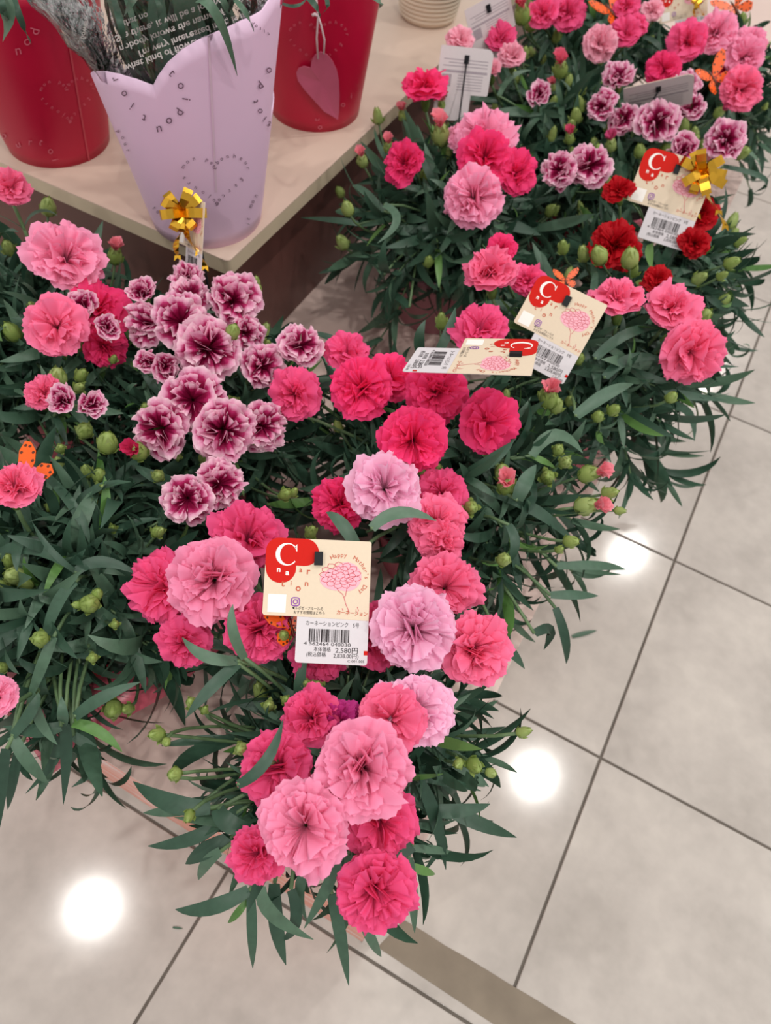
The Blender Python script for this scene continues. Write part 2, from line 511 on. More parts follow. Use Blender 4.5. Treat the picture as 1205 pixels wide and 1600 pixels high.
# calyx: green tube with pointed teeth, top at z=0, unit = metres
def calyx_mesh():
    mb = MB(); n = 10
    prof = [(0.0015, -0.030), (0.0042, -0.028), (0.0062, -0.020), (0.0066, -0.010), (0.0078, 0.0)]
    mb.lathe(prof, n, close=False)
    for k in range(5):
        a = 2 * PI * k / 5; w = 0.55
        p = lambda ang, r, z: (r * math.cos(ang), r * math.sin(ang), z)
        mb.add([p(a - w, 0.0078, 0), p(a, 0.0082, 0), p(a + w, 0.0078, 0), p(a, 0.0105, 0.007)], [(0, 1, 3), (1, 2, 3)])
    for k in range(4):
        a = PI / 2 * k + .4
        mb.add([p(a - .5, 0.0048, -0.027), p(a + .5, 0.0048, -0.027), p(a, 0.0082, -0.015)], [(0, 1, 2)])
    return mb.mesh('calyx')
CALYX = calyx_mesh(); CALYX.materials.append(M_CALYX)

# bud: ovoid with pointed tip, ridges and bracts; base at origin, length 1 along +z
def bud_mesh(seed, fat=0.34, open_tip=False):
    R = random.Random(seed); mb = MB(); n = 15
    prof = [(0.05, 0), (0.20, 0.03), (0.30, 0.16), (fat, 0.36), (fat * 0.97, 0.55), (fat * 0.80, 0.72), (fat * 0.5, 0.86), (0.04, 0.97 if not open_tip else 0.9)]
    v = []; f = []
    for r, z in prof:
        for k in range(n):
            a = 2 * PI * k / n
            rr = r * (1 + 0.05 * math.cos(5 * a))
            v.append((rr * math.cos(a), rr * math.sin(a), z))
    for i in range(len(prof) - 1):
        for k in range(n):
            f.append((i * n + k, i * n + (k + 1) % n, (i + 1) * n + (k + 1) % n, (i + 1) * n + k))
    f.append(tuple(range(n - 1, -1, -1))); f.append(tuple((len(prof) - 1) * n + k for k in range(n)))
    mb.add(v, f)
    p = lambda ang, r, z: (r * math.cos(ang), r * math.sin(ang), z)
    for k in range(5):
        a = 2 * PI * k / 5
        mb.add([p(a - .45, fat * .84, .70), p(a + .45, fat * .84, .70), p(a, fat * .42 if not open_tip else fat * .8, 1.02)], [(0, 1, 2)])
    for k in range(4):
        a = PI / 2 * k + .3
        mb.add([p(a - .6, .24, .05), p(a + .6, .24, .05), p(a + .3, .37, .22), p(a, .40 + .06 * R.random(), .44), p(a - .3, .37, .22)], [(0, 1, 2, 3, 4)])
    return mb.mesh('bud')
BUDS = [bud_mesh(1, .34), bud_mesh(2, .30), bud_mesh(3, .26)]
BUDOPEN = bud_mesh(4, .32, True)
for m in BUDS + [BUDOPEN]: m.materials.append(M_BUD)
TIP = bloom_mesh('petal_tip', 95, 9, 0.12, 0.7, 7, 5); TIP.materials.append(M_PETAL)
BITIP = bloom_mesh('bicolour_petal_tip', 96, 9, 0.12, 0.7, 7, 5); BITIP.materials.append(M_BIPETAL)

# leaf: unit length along +x, lanceolate strap, V-folded
LROWS = 9
def leaf_profile(s):
    return (0.62 + 0.38 * math.sin(min(1, s * 1.5) * PI / 2)) * max(0.02, 1 - s ** 2.6) ** 0.85
def leaf_rows(center, sides, norms, W, fold=0.22):
    v = []
    for i in range(len(center)):
        s = i / (len(center) - 1)
        w = W * leaf_profile(s)
        c = Vector(center[i]); sd = Vector(sides[i]); nn = Vector(norms[i])
        v += [c + sd * w + nn * w * fold, c, c - sd * w + nn * w * fold]
    f = []
    for i in range(len(center) - 1):
        k = 3 * i
        f += [(k, k + 1, k + 4, k + 3), (k + 1, k + 2, k + 5, k + 4)]
    return v, f
def std_leaf(seed, curl, W, twist=0.0):
    c = Vector((0, 0, 0)); pts = []; sd = []; nm = []
    a = 0.0
    for i in range(LROWS):
        s = i / (LROWS - 1)
        a = 0.25 - curl * s ** 1.3
        tw = twist * s
        t = Vector((math.cos(a), 0, math.sin(a)))
        n0 = Vector((-math.sin(a), 0, math.cos(a))); s0 = Vector((0, 1, 0))
        sd.append(s0 * math.cos(tw) + n0 * math.sin(tw)); nm.append(n0 * math.cos(tw) - s0 * math.sin(tw))
        pts.append(c.copy())
        c = c + t / (LROWS - 1)
    return leaf_rows(pts, sd, nm, W)
rl = random.Random(3)
LEAFGEO = []
for s in range(18):
    curl = [0.3, 0.6, 0.9, 1.2, 1.6, 2.2][s % 6] + rl.uniform(-.15, .15)
    LEAFGEO.append(std_leaf(s, curl, rl.uniform(0.086, 0.115), rl.uniform(-.7, .7)))
for s in range(4):
    LEAFGEO.append(std_leaf(50 + s, 3.6 + s * 0.6, 0.07, rl.uniform(-.5, .5)))      # strongly curled
LEAFS = []
for v, f in LEAFGEO:
    m = mesh('leaf', v, f); m.materials.append(M_LEAF); LEAFS.append(m)
YLEAFS = []
for v, f in LEAFGEO[:6]:
    m = mesh('leaf', v, f); m.materials.append(M_YLEAF); YLEAFS.append(m)

def frame(fwd, up):
    x = Vector(fwd).normalized()
    z = Vector(up); z = z - x * z.dot(x)
    if z.length < 1e-5: z = x.orthogonal()
    z.normalize(); y = z.cross(x)
    return Matrix(((x.x, y.x, z.x, 0), (x.y, y.y, z.y, 0), (x.z, y.z, z.z, 0), (0, 0, 0, 1)))
def zframe(n, spin=0.0):
    z = Vector(n).normalized(); x = z.orthogonal().normalized(); y = z.cross(x)
    M = Matrix(((x.x, y.x, z.x, 0), (x.y, y.y, z.y, 0), (x.z, y.z, z.z, 0), (0, 0, 0, 1)))
    return M @ Matrix.Rotation(spin, 4, 'Z')
def lean_normal(p, lx, ly):
    v = (CAM - Vector(p)).normalized()
    r = (RIGHT - v * RIGHT.dot(v)).normalized(); u = (UP - v * UP.dot(v)).normalized()
    return (v + r * lx + u * ly).normalized()

# ------------------------------------------------------------------ carnation plants
COLS = {'p': (255, 158, 194), 'lp': (250, 184, 216), 'r': (246, 88, 144), 'h': (248, 62, 126), 'd': (232, 44, 104),
        'm': (212, 60, 148), 'c': (255, 122, 164), 'red': (196, 8, 28), 'w': (253, 180, 200), 'b': (255, 255, 255)}
PEN = []          # (px,py,radius px,depth) of blooms and cards: leaves keep clear of their faces

def add_leaf(plant, inv, base, fwd, up, L, young=False, idx=None, rng=rnd):
    m = YLEAFS[rng.randrange(len(YLEAFS))] if young else LEAFS[rng.randrange(18) if idx is None else idx]
    M = Matrix.Translation(base) @ frame(fwd, up) @ Matrix.Scale(L, 4)
    return obj('leaf', m, None, plant, inv @ M)

def leaf_path(plant, inv, b, m_, t, width, young=False, curl=0.0):
    pts = bez(b, m_, t, LROWS)
    sd = []; nm = []
    for i, p_ in enumerate(pts):
        tg = (pts[min(i + 1, LROWS - 1)] - pts[max(i - 1, 0)]).normalized()
        v = ((CAM - p_).normalized() * 0.6 + Vector((0, 0, 0.5))).normalized()
        s_ = tg.cross(v).normalized(); sd.append(s_); nm.append(s_.cross(tg).normalized())
    vv, ff = leaf_rows([p_ - pts[0] for p_ in pts], [-s for s in sd], nm, width * 0.70)
    me = mesh('leaf', vv, ff); me.materials.append(M_YLEAF if young else M_LEAF)
    return obj('leaf', me, None, plant, inv @ Matrix.Translation(pts[0]))

def clear_of_pens(pts, extra=1.0):
    for q in pts:
        x, y, dp = proj(q)
        for (fx, fy, fr, fd) in PEN:
            if dp < fd + 0.03 and (x - fx) ** 2 + (y - fy) ** 2 < (fr * extra) ** 2:
                return False
    return True

def place_flower(plant, inv, soil, spec, zdef, rng):
    px, py, w, kind = spec[:4]
    lx = spec[4] if len(spec) > 4 else 0.0
    ly = spec[5] if len(spec) > 5 else 0.0
    z = spec[6] if len(spec) > 6 else zdef
    half = spec[7] if len(spec) > 7 else False
    p = at(px, py, z)
    R = w / 2 * px_size(p) * 1.03
    n = lean_normal(p, lx, ly)
    if kind == 'b':
        m = rng.choice(BIHALF if half else BIBLOOMS)
    else:
        m = rng.choice(HALF if half else BLOOMS)
    M = Matrix.Translation(p) @ zframe(n, rng.uniform(0, 6.28)) @ Matrix.Scale(R, 4)
    f = obj('flower', m, None, plant, inv @ M)
    c = list(lin(*COLS[kind]))
    j = rng.uniform(-.06, .06)
    f.color = (min(1, c[0] * (1 + j)), min(1, c[1] * (1 + 2 * j)), min(1, c[2] * (1 + 1.5 * j)), 1)
    cs = max(0.7, min(1.25, R / 0.03))
    obj('calyx', CALYX, None, f, Matrix.Translation((0, 0, -0.30)) @ Matrix.Scale(cs / R, 4))
    foot = p - n * (0.30 * R + 0.028 * cs)
    mid = (foot + soil) * 0.5 + (foot - soil).cross(Vector((0, 0, 1))) * 0.05
    mid = mid.lerp(foot - n * 0.06, 0.35)
    pts = bez(foot, mid, soil, 9)
    MB().tube([inv @ q for q in pts], 0.0019, 6).obj('stem', M_STEM, plant)
    # a pair of small leaves on the flower stem
    for k in (2, 4):
        q = pts[k]; tg = (pts[k - 1] - pts[k + 1]).normalized()
        sd = tg.orthogonal().normalized()
        sd = Matrix.Rotation(rng.uniform(0, 6.28), 3, tg) @ sd
        for s in (-1, 1):
            fw = (tg * 0.75 + sd * s)
            Lf = rng.uniform(.035, .06)
            if clear_of_pens([q + fw.normalized() * Lf, q + fw.normalized() * Lf * .5], 0.85):
                add_leaf(plant, inv, q, fw, tg, Lf, rng=rng)
    return p

def place_bud(plant, inv, soil, p, n, length, rng, tipcol=None, bi=False):
    m = BUDOPEN if tipcol else rng.choice(BUDS)
    M = Matrix.Translation(p - Vector(n) * length * 0.5) @ zframe(n, rng.uniform(0, 6.28)) @ Matrix.Scale(length, 4)
    b = obj('bud', m, None, plant, inv @ M)
    if tipcol:
        t = obj('petal_tip', BITIP if bi else TIP, None, b, Matrix.Translation((0, 0, 0.93)) @ Matrix.Scale(0.36, 4))
        t.color = lin(*tipcol)
    foot = p - Vector(n) * length * 0.5
    mid = (foot + soil) * 0.5; mid = mid.lerp(foot - Vector(n) * 0.05, 0.45)
    pts = bez(foot, mid, soil, 7)
    MB().tube([inv @ q for q in pts], 0.0014, 5).obj('stem', M_STEM, plant)

def in_table(p, m):
    return p.x < TX + m and p.y > TY - m and p.z < TZ + m

def make_plant(label, cx, cy, flowers, seed, ztop=0.41, R=0.125, zfl=0.45, nstem=34, limit=290, buds=(), rbuds=10,
               pot=None, paths=(), wrap=False, curly=0.06, nskirt=14, base=PH, leafscale=1.0, yfrac=0.06):
    rng = random.Random(seed)
    P = Vector((cx, cy, base))
    plant = thing('potted_carnation', label, 'potted plant', P, 'potted carnations on the pink platform')
    inv = Matrix.Translation(-P)
    rimz = 0.105
    mb = MB()
    mb.lathe([(0.046, 0), (0.050, 0.002), (0.064, rimz - 0.014), (0.067, rimz - 0.012), (0.069, rimz), (0.066, rimz), (0.062, rimz - 0.016)], 28, close=False)
    mb.add([(0.046 * math.cos(2 * PI * k / 28), 0.046 * math.sin(2 * PI * k / 28), 0) for k in range(28)], [tuple(range(27, -1, -1))])
    mb.obj('pot', pot or M_POT, plant)
    sb = MB(); vs = [(0, 0, rimz - 0.008)]; fs = []
    for k in range(20):
        a = 2 * PI * k / 20
        vs.append((0.0635 * math.cos(a), 0.0635 * math.sin(a), rimz - 0.014 + rng.uniform(-.002, .003)))
        fs.append((0, 1 + k, 1 + (k + 1) % 20))
    sb.add(vs, fs).obj('soil', M_SOIL, plant)
    if wrap:
        wb = MB(); n = 48; rings = [(0.049, 0.001, 0), (0.062, 0.07, 0), (0.074, 0.104, 0.15), (0.090, 0.106, 0.6), (0.108, 0.080, 1.0)]
        vs = []
        for r, z, q in rings:
            for k in range(n):
                a = 2 * PI * k / n + wrap
                sq = 1.0 / max(abs(math.cos(a - wrap)), abs(math.sin(a - wrap)))
                rr = r * (1 + q * (sq - 1) * 0.9)
                vs.append((rr * math.cos(a), rr * math.sin(a), z + 0.006 * q * math.sin(7 * a)))
        fs = []
        for i in range(len(rings) - 1):
            for k in range(n):
                fs.append((i * n + k, i * n + (k + 1) % n, (i + 1) * n + (k + 1) % n, (i + 1) * n + k))
        wb.add(vs, fs).obj('wrapping_film', M_WRAP, plant)
    soil_z = base + rimz - 0.01
    def soilpt():
        a = rng.uniform(0, 6.28); r = 0.045 * math.sqrt(rng.random())
        return Vector((cx + r * math.cos(a), cy + r * math.sin(a), soil_z))
    for s in flowers:
        place_flower(plant, inv, soilpt(), s, zfl, rng)
    for b in buds:
        px, py, w, lx, ly = b[:5]
        tip = b[5] if len(b) > 5 else None
        z = b[6] if len(b) > 6 else zfl - 0.03
        p = at(px, py, z)
        place_bud(plant, inv, soilpt(), p, lean_normal(p, lx, ly), w * px_size(p) * 1.45, rng, tip)
    for pth in paths:
        b, m_, t, w, zb, zt = pth[:6]
        yg = len(pth) > 6 and pth[6]
        pb = at(b[0], b[1], zb); pt = at(t[0], t[1], zt); pm = at(m_[0], m_[1], (zb + zt) / 2 + 0.006)
        leaf_path(plant, inv, pb, pm, pt, w * px_size(pb), yg)
        so = soilpt(); MB().tube([inv @ q for q in bez(pb, (pb + so) / 2 + Vector((0, 0, 0.02)), so, 6)], 0.0016, 5).obj('stem', M_STEM, plant)
    # leafy shoots
    cand = []
    for i in range(nstem + nskirt):
        a = i * 2.39996 + rng.uniform(-.3, .3)
        q = math.sqrt((i + 0.6) / nstem)
        if i >= nstem: q = rng.uniform(.75, 1.12)
        r = R * q * rng.uniform(.9, 1.08)
        so = soilpt().lerp(Vector((cx, cy, soil_z)), 0.3)
        zt = ztop - 0.085 * q ** 2.2 + rng.uniform(-.02, .012)
        if i >= nstem: zt -= rng.uniform(.045, .085)
        tip = Vector((cx + r * math.cos(a), cy + r * math.sin(a), zt))
        if in_table(tip, .03): continue
        mid = so.lerp(tip, 0.5) + Vector((math.cos(a), math.sin(a), 0)) * (-0.012) + Vector((0, 0, 0.03 * q))
        pts = bez(so, mid, tip, 13)
        MB().tube([inv @ p_ for p_ in pts], [0.0019 - 0.0009 * k / 12 for k in range(13)], 5).obj('stem', M_STEM, plant)
        rot = rng.uniform(0, 6.28)
        for k in range(2, 13):
            p_ = pts[k]; tg = (pts[min(k + 1, 12)] - pts[k - 1]).normalized()
            rot += PI / 2 + rng.uniform(-.3, .3)
            sd = Matrix.Rotation(rot, 3, tg) @ tg.orthogonal().normalized()
            reps = (0, 1) if k < 12 else (0, 1, 2, 3)
            for s in reps:
                sdir = sd if s == 0 else (-sd if s == 1 else tg.cross(sd) * (1 if s == 2 else -1))
                up_amt = 0.35 + 0.5 * (k / 12) + rng.uniform(-.15, .25)
                if k == 12: up_amt += 0.4
                fw = (tg * up_amt + sdir).normalized()
                Lf = rng.uniform(.048, .082) * leafscale * (1.0 if k < 12 else 0.7)
                tipp = p_ + fw * Lf
                if tipp.z < base + 0.015 or in_table(tipp, .012) or in_table(p_ + fw * Lf * .6, .012): continue
                if not clear_of_pens([p_ + fw * Lf * .35, p_ + fw * Lf * .7, tipp], 0.88): continue
                young = k >= 12 and rng.random() < yfrac * 4
                cu = rng.random() < curly and q > .55
                idx = 18 + rng.randrange(4) if cu else rng.randrange(18)
                vis = p_.z + 0.5 * Lf * fw.z + 0.4 * math.hypot(p_.x - cx, p_.y - cy) + rng.uniform(-.015, .015)
                cand.append((vis, p_, fw, tg, Lf, young, idx))
    cand.sort(key=lambda c: -c[0])
    for vis, p_, fw, tg, Lf, young, idx in cand[:limit]:
        if young and idx < 18:
            add_leaf(plant, inv, p_, fw, tg, Lf, True, rng=rng)
        else:
            add_leaf(plant, inv, p_, fw, tg, Lf, idx=idx, rng=rng)
    rest = cand[limit:]
    if rest:
        fb = MB()
        for vis, p_, fw, tg, Lf, young, idx in rest:
            M = inv @ Matrix.Translation(p_) @ frame(fw, tg) @ Matrix.Scale(Lf, 4)
            v, f = LEAFGEO[idx]
            fb.add([M @ q for q in v], f)
        o = fb.obj('inner_leaves', M_LEAF, plant); o['kind'] = 'stuff'
    for i in range(rbuds):
        a = rng.uniform(0, 6.28); q = math.sqrt(rng.random()); r = R * q
        p_ = Vector((cx + r * math.cos(a), cy + r * math.sin(a), ztop - 0.07 * q * q + rng.uniform(0.0, .03)))
        if not clear_of_pens([p_], 1.0): continue
        nn = Vector((math.cos(a) * .5 * q + rng.uniform(-.3, .3), math.sin(a) * .5 * q + rng.uniform(-.3, .3), 1)).normalized()
        place_bud(plant, inv, soilpt(), p_, nn, rng.uniform(.013, .024), rng)
    return plant
PK = (250, 150, 165)
PLANTS = []
def P(**k): PLANTS.append(k)
P(label='pink and rose carnation at the platform corner, long leaves drooping over both edges', cx=-.078, cy=.168, seed=11,
  flowers=[(333, 905, 128, 'p', -.1, .05, .455), (247, 917, 112, 'r', -.95, -.1, .43), (388, 838, 108, 'r', .1, .55, .445), (287, 1003, 82, 'r', -.3, -.3, .42),
           (405, 983, 100, 'r', 0, 0, .435), (500, 1022, 84, 'r', 0, -.2, .42), (585, 995, 98, 'r', 0, 0, .42), (648, 982, 124, 'lp', .1, 0, .455), (742, 1015, 108, 'c', .3, -.1, .44),
           (698, 915, 102, 'c', .2, .25, .44), (650, 1108, 112, 'lp', .25, .15, .445), (610, 1122, 104, 'c', .05, .1, .455), (485, 1122, 86, 'r', -.25, .1, .43),
           (530, 1126, 62, 'm', 0, .1, .43), (567, 1200, 142, 'p', 0, 0, .47), (432, 1198, 108, 'r', -.35, .0, .43), (475, 1294, 132, 'p', -.1, -.15, .465),
           (596, 1287, 110, 'r', .15, -.45, .43), (401, 1335, 84, 'r', -.35, -.3, .43), (587, 1392, 118, 'r', .1, -.4, .425)],
  buds=[(443, 993, 24, 0, .2, None, .44), (420, 1102, 22, 0, .1), (447, 1093, 16, .1, .2), (243, 1148, 26, -.5, 0), (270, 1212, 15, -.4, .2), (300, 1098, 22, -.3, .3), (320, 1108, 15, .1, .3),
        (377, 1170, 24, -.2, 0), (272, 1210, 22, -.4, -.1), (295, 1277, 20, -.2, -.5), (743, 1198, 28, .3, -.3), (716, 1194, 18, -.2, -.3), (768, 1208, 16, .7, -.2), (820, 1143, 20, 1.2, .3),
        (496, 1072, 24, 0, .3), (480, 1068, 18, -.2, .2), (487, 830, 22, .2, .5), (260, 1160, 14, .1, -.4)],
  paths=[((529, 1345), (507, 1394), (475, 1451), 15, .40, .35), ((545, 1337), (553, 1391), (562, 1456), 17, .40, .35), ((518, 1397), (532, 1461), (545, 1540), 17, .36, .29),
         ((392, 1392), (394, 1456), (395, 1513), 14, .37, .31), ((408, 1385), (426, 1429), (490, 1468), 18, .37, .33), ((429, 1380), (432, 1445), (447, 1508), 20, .35, .29),
         ((389, 1391), (329, 1418), (274, 1421), 20, .37, .34), ((386, 1407), (370, 1428), (356, 1442), 10, .36, .34, 1), ((346, 1285), (292, 1313), (231, 1322), 18, .36, .33),
         ((329, 1262), (265, 1254), (208, 1221), 24, .37, .35), ((302, 1265), (262, 1268), (224, 1270), 14, .36, .34), ((645, 1322), (599, 1337), (545, 1321), 19, .40, .40),
         ((655, 1220), (680, 1278), (697, 1359), 18, .40, .34), ((660, 1264), (718, 1267), (766, 1256), 18, .37, .36), ((645, 1213), (696, 1221), (752, 1236), 13, .39, .37),
         ((640, 1340), (645, 1402), (648, 1458), 14, .37, .32), ((560, 1425), (580, 1467), (596, 1495), 14, .36, .31), ((640, 1325), (680, 1328), (707, 1333), 11, .37, .34),
         ((340, 1264), (362, 1289), (402, 1290), 24, .39, .385), ((372, 1226), (416, 1189), (442, 1125), 16, .46, .47), ((372, 1037), (330, 1075), (290, 1122), 17, .43, .42),
         ((371, 1032), (322, 1026), (285, 996), 16, .43, .44), ((382, 1028), (364, 985), (364, 944), 14, .44, .47), ((505, 1350), (470, 1380), (480, 1440), 15, .38, .33),
         ((455, 1390), (462, 1440), (440, 1470), 16, .36, .31), ((560, 1340), (580, 1390), (600, 1430), 12, .38, .34, 1), ((345, 1330), (322, 1350), (310, 1375), 16, .35, .31),
         ((650, 1290), (690, 1310), (655, 1370), 11, .37, .33), ((625, 1350), (660, 1360), (680, 1366), 12, .36, .34, 1), ((360, 1310), (320, 1330), (290, 1350), 22, .35, .32)],
  nskirt=4, nstem=34, R=0.112, ztop=.405, limit=270, rbuds=6, curly=.05)
P(label='vivid rose carnation in the middle beside the tilted price card', cx=-.124, cy=.43, seed=12,
  flowers=[(645, 690, 104, 'h', 0, -.1, .47), (565, 606, 92, 'h', -.15, .1, .46), (612, 590, 78, 'h', .1, .5, .44), (683, 612, 92, 'h', .25, .1, .455), (765, 662, 98, 'h', .5, 0, .45),
           (543, 550, 70, 'r', 0, .8, .44), (460, 615, 80, 'r', -.25, 0, .44), (600, 762, 110, 'lp', -.05, .15, .455), (528, 788, 82, 'h', -.5, 0, .43), (692, 770, 80, 'r', .2, .2, .44),
           (683, 818, 90, 'c', .2, .1, .445), (690, 850, 70, 'c', .1, -.2, .44)],
  buds=[(792, 757, 32, .05, .3, PK, .43), (785, 737, 26, -.1, .6, None, .42), (856, 745, 28, 0, .05, None, .42), (737, 793, 27, .1, 0, None, .44), (870, 632, 24, .2, .6), (884, 722, 22, .2, .1), (872, 702, 20, 0, .3),
        (922, 740, 28, 1.2, .4, PK, .41), (918, 790, 30, 1.3, .2, PK, .41), (955, 770, 24, .8, .2), (970, 798, 15, 1.2, -.1), (858, 620, 30, .1, .7, PK, .43), (894, 846, 22, .8, 0), (875, 858, 14, .5, .2), (788, 874, 22, .3, .2)],
  paths=[((581, 826), (625, 801), (682, 814), 17, .46, .46), ((830, 712), (870, 680), (911, 708), 18, .42, .40), ((809, 781), (821, 753), (838, 726), 20, .43, .44), ((700, 690), (746, 716), (772, 775), 15, .43, .40),
         ((870, 885), (935, 884), (978, 890), 13, .37, .34), ((868, 950), (883, 997), (885, 1037), 13, .36, .31), ((440, 640), (420, 610), (410, 580), 13, .42, .41), ((560, 560), (520, 530), (480, 520), 10, .42, .42),
         ((835, 990), (860, 985), (850, 1015), 15, .35, .31), ((780, 1005), (800, 1020), (820, 1045), 14, .36, .33), ((860, 930), (900, 930), (935, 931), 13, .37, .35), ((795, 820), (805, 850), (795, 880), 13, .42, .40),
         ((770, 770), (840, 800), (900, 850), 17, .41, .37), ((560, 860), (535, 820), (510, 800), 18, .44, .45)],
  nstem=44, R=0.143, ztop=.415, limit=280, rbuds=8)
P(label='salmon pink carnation leaning over the platform edge with an upright price card', cx=-.052, cy=.66, seed=13,
  flowers=[(1083, 552, 98, 'c', .6, -.2, .44), (1052, 478, 84, 'c', .4, .9, .45), (965, 463, 80, 'c', .05, 1.6, .46), (750, 511, 80, 'r', .1, .8, .45), (766, 421, 84, 'c', -.1, 1.4, .47), (785, 388, 46, 'h', .1, .7, .47), (826, 438, 54, 'r', .2, .8, .45)],
  buds=[(690, 500, 22, 0, 1.0), (850, 615, 18, .3, .8), (905, 560, 18, .4, .5), (1098, 497, 30, .6, .7), (1050, 620, 18, .5, .5), (960, 640, 20, .5, .3), (935, 650, 18, .2, .4)],
  paths=[((1010, 610), (1070, 618), (1135, 626), 13, .38, .36), ((1010, 640), (1070, 640), (1085, 690), 13, .37, .33), ((900, 650), (950, 615), (990, 600), 18, .42, .42), ((740, 640), (790, 660), (830, 620), 12, .40, .42),
         ((1040, 560), (1100, 570), (1155, 573), 8, .38, .37), ((930, 560), (985, 520), (1040, 512), 15, .43, .42), ((945, 590), (990, 560), (1045, 565), 15, .42, .41), ((660, 560), (655, 530), (665, 500), 14, .40, .44), ((680, 560), (700, 520), (712, 480), 13, .42, .45)],
  nstem=46, R=0.143, ztop=.415, limit=285, rbuds=10, curly=.22)
P(label='red carnation with a gold-bowed price card near the platform edge', cx=-.04, cy=.875, seed=14,
  flowers=[(958, 382, 70, 'red', -.1, .4, .44), (1092, 335, 56, 'red', .3, .7, .43), (1085, 380, 44, 'red', .2, .3, .42), (966, 296, 44, 'red', -.1, .9, .45), (1026, 434, 42, 'red', .1, .8, .43), (978, 398, 48, 'red', .3, -.2, .43)],
  buds=[(936, 398, 26, -.3, .8, None, .46), (985, 402, 28, .1, .9, None, .46), (912, 395, 22, -.2, .9), (880, 385, 20, 0, .8), (990, 420, 22, .2, .7), (1145, 410, 20, 1.2, .5), (1130, 430, 16, .8, .5)],
  paths=[((1130, 260), (1195, 280), (1180, 300), 8, .40, .36), ((1100, 270), (1150, 230), (1190, 260), 9, .41, .39)],
  nstem=42, R=0.128, ztop=.41, limit=200, rbuds=14, leafscale=.9)
P(label='pink carnation in a mauve pot beside the cream table edge', cx=-.30, cy=.80, seed=15, pot=M_POTMAUVE,
  flowers=[(740, 307, 86, 'p', 0, .1, .45), (757, 246, 80, 'h', 0, .3, .46), (758, 214, 90, 'p', .1, .8, .46), (724, 216, 46, 'p', -.3, .7, .45), (809, 270, 66, 'h', .7, .3, .45), (631, 255, 62, 'h', -.5, .3, .45), (665, 132, 68, 'h', 0, 1.5, .46)],
  buds=[(689, 208, 28, 0, 1.1, PK, .45), (566, 250, 18, -.3, .9, PK), (608, 230, 18, -.2, 1.0, PK), (688, 165, 20, .1, 1.0, PK), (663, 272, 16, 0, .8), (590, 180, 20, -.2, 1.1), (543, 325, 20, -.3, .9), (630, 178, 16, -.2, 1.1, PK), (700, 240, 18, .2, .8)],
  paths=[((600, 330), (570, 300), (550, 290), 10, .40, .41), ((560, 350), (530, 345), (470, 340), 9, .38, .37), ((600, 430), (570, 400), (540, 405), 10, .36, .33), ((640, 480), (600, 460), (580, 500), 12, .34, .28), ((600, 320), (620, 345), (590, 380), 11, .42, .40)],
  nstem=44, R=0.148, ztop=.415, limit=220, rbuds=12)
P(label='purple and white carnation crowded with buds behind the gold-bowed card', cx=-.145, cy=1.06, seed=16,
  flowers=[(940, 166, 46, 'b', -.3, .5, .45), (975, 186, 46, 'b', 0, .4, .44), (1027, 192, 64, 'b', .1, .3, .45), (1068, 234, 46, 'b', .2, .6, .44, True), (1134, 219, 62, 'b', .3, .6, .44), (1081, 166, 40, 'b', .1, .5, .44), (966, 118, 50, 'b', 0, 1.2, .46), (1072, 132, 46, 'b', .2, .8, .45)],
  buds=[(1070, 195, 20, .1, 1.0), (1085, 208, 18, .2, 1.0), (1000, 235, 18, 0, 1.0), (955, 225, 18, 0, .9, (220, 90, 140)), (1125, 175, 16, .8, .8, (230, 110, 160)), (1160, 238, 20, 1.2, .4), (935, 235, 18, 0, .9)],
  nstem=40, R=0.133, ztop=.41, limit=140, rbuds=16, leafscale=.85)
P(label='purple and pink carnation between the mauve-potted plant and the backs of price cards', cx=-.255, cy=1.07, seed=17,
  flowers=[(874, 264, 54, 'b', -.3, .3, .45), (921, 258, 66, 'b', .2, .3, .45), (842, 148, 38, 'b', 0, .4, .45, True), (800, 86, 42, 'w', 0, 1.2, .46), (768, 110, 30, 'w', 0, .9, .45, True)],
  buds=[(876, 106, 24, .1, .8, (240, 110, 140), .46), (900, 180, 20, 0, 1.0), (905, 162, 22, 0, 1.0), (862, 136, 14, 0, .9, (240, 130, 150)), (820, 82, 16, .3, 1.0), (890, 215, 16, 0, .9, (230, 90, 130)), (945, 282, 20, .3, .7)],
  paths=[((700, 200), (740, 190), (790, 195), 9, .40, .41), ((780, 150), (800, 120), (830, 110), 8, .42, .43)],
  nstem=42, R=0.138, ztop=.41, limit=140, rbuds=14, leafscale=.95)
P(label='pink carnation with orange butterfly pick at the far platform edge', cx=-.10, cy=1.36, seed=18,
  flowers=[(1160, 138, 62, 'c', .2, .3, .45), (1038, 107, 52, 'h', 0, .5, .44), (1119, 50, 62, 'p', .1, .7, .47), (1074, 64, 60, 'r', -.2, .6, .46), (1163, 88, 56, 'p', .3, .5, .455), (1172, 68, 50, 'p', .4, .8, .46), (1135, 108, 36, 'd', .1, .2, .43)],
  buds=[(1160, 30, 18, .2, 1.0), (1125, 108, 18, .3, .8)], nstem=40, R=0.138, ztop=.41, limit=120, rbuds=10, leafscale=.95)
P(label='rose and white-edged carnation at the far end of the platform', cx=-.30, cy=1.38, seed=19,
  flowers=[(938, 68, 52, 'w', .4, .4, .46), (978, 50, 48, 'r', .1, .8, .46), (996, 38, 34, 'r', .4, .8, .46), (720, 62, 44, 'w', .1, 1.0, .46), (782, 58, 46, 'r', 0, .8, .45), (847, 20, 46, 'r', -.2, .7, .46), (888, 18, 54, 'r', .2, .5, .46), (980, 8, 40, 'r', 0, .8, .47), (1020, 15, 34, 'w', 0, .8, .46)],
  buds=[(816, 20, 26, 0, 1.1, (244, 120, 140), .47), (830, 35, 20, .1, 1.0), (870, 55, 16, .1, 1.0), (935, 90, 18, -.2, .9)], nstem=42, R=0.158, ztop=.41, limit=120, rbuds=12)
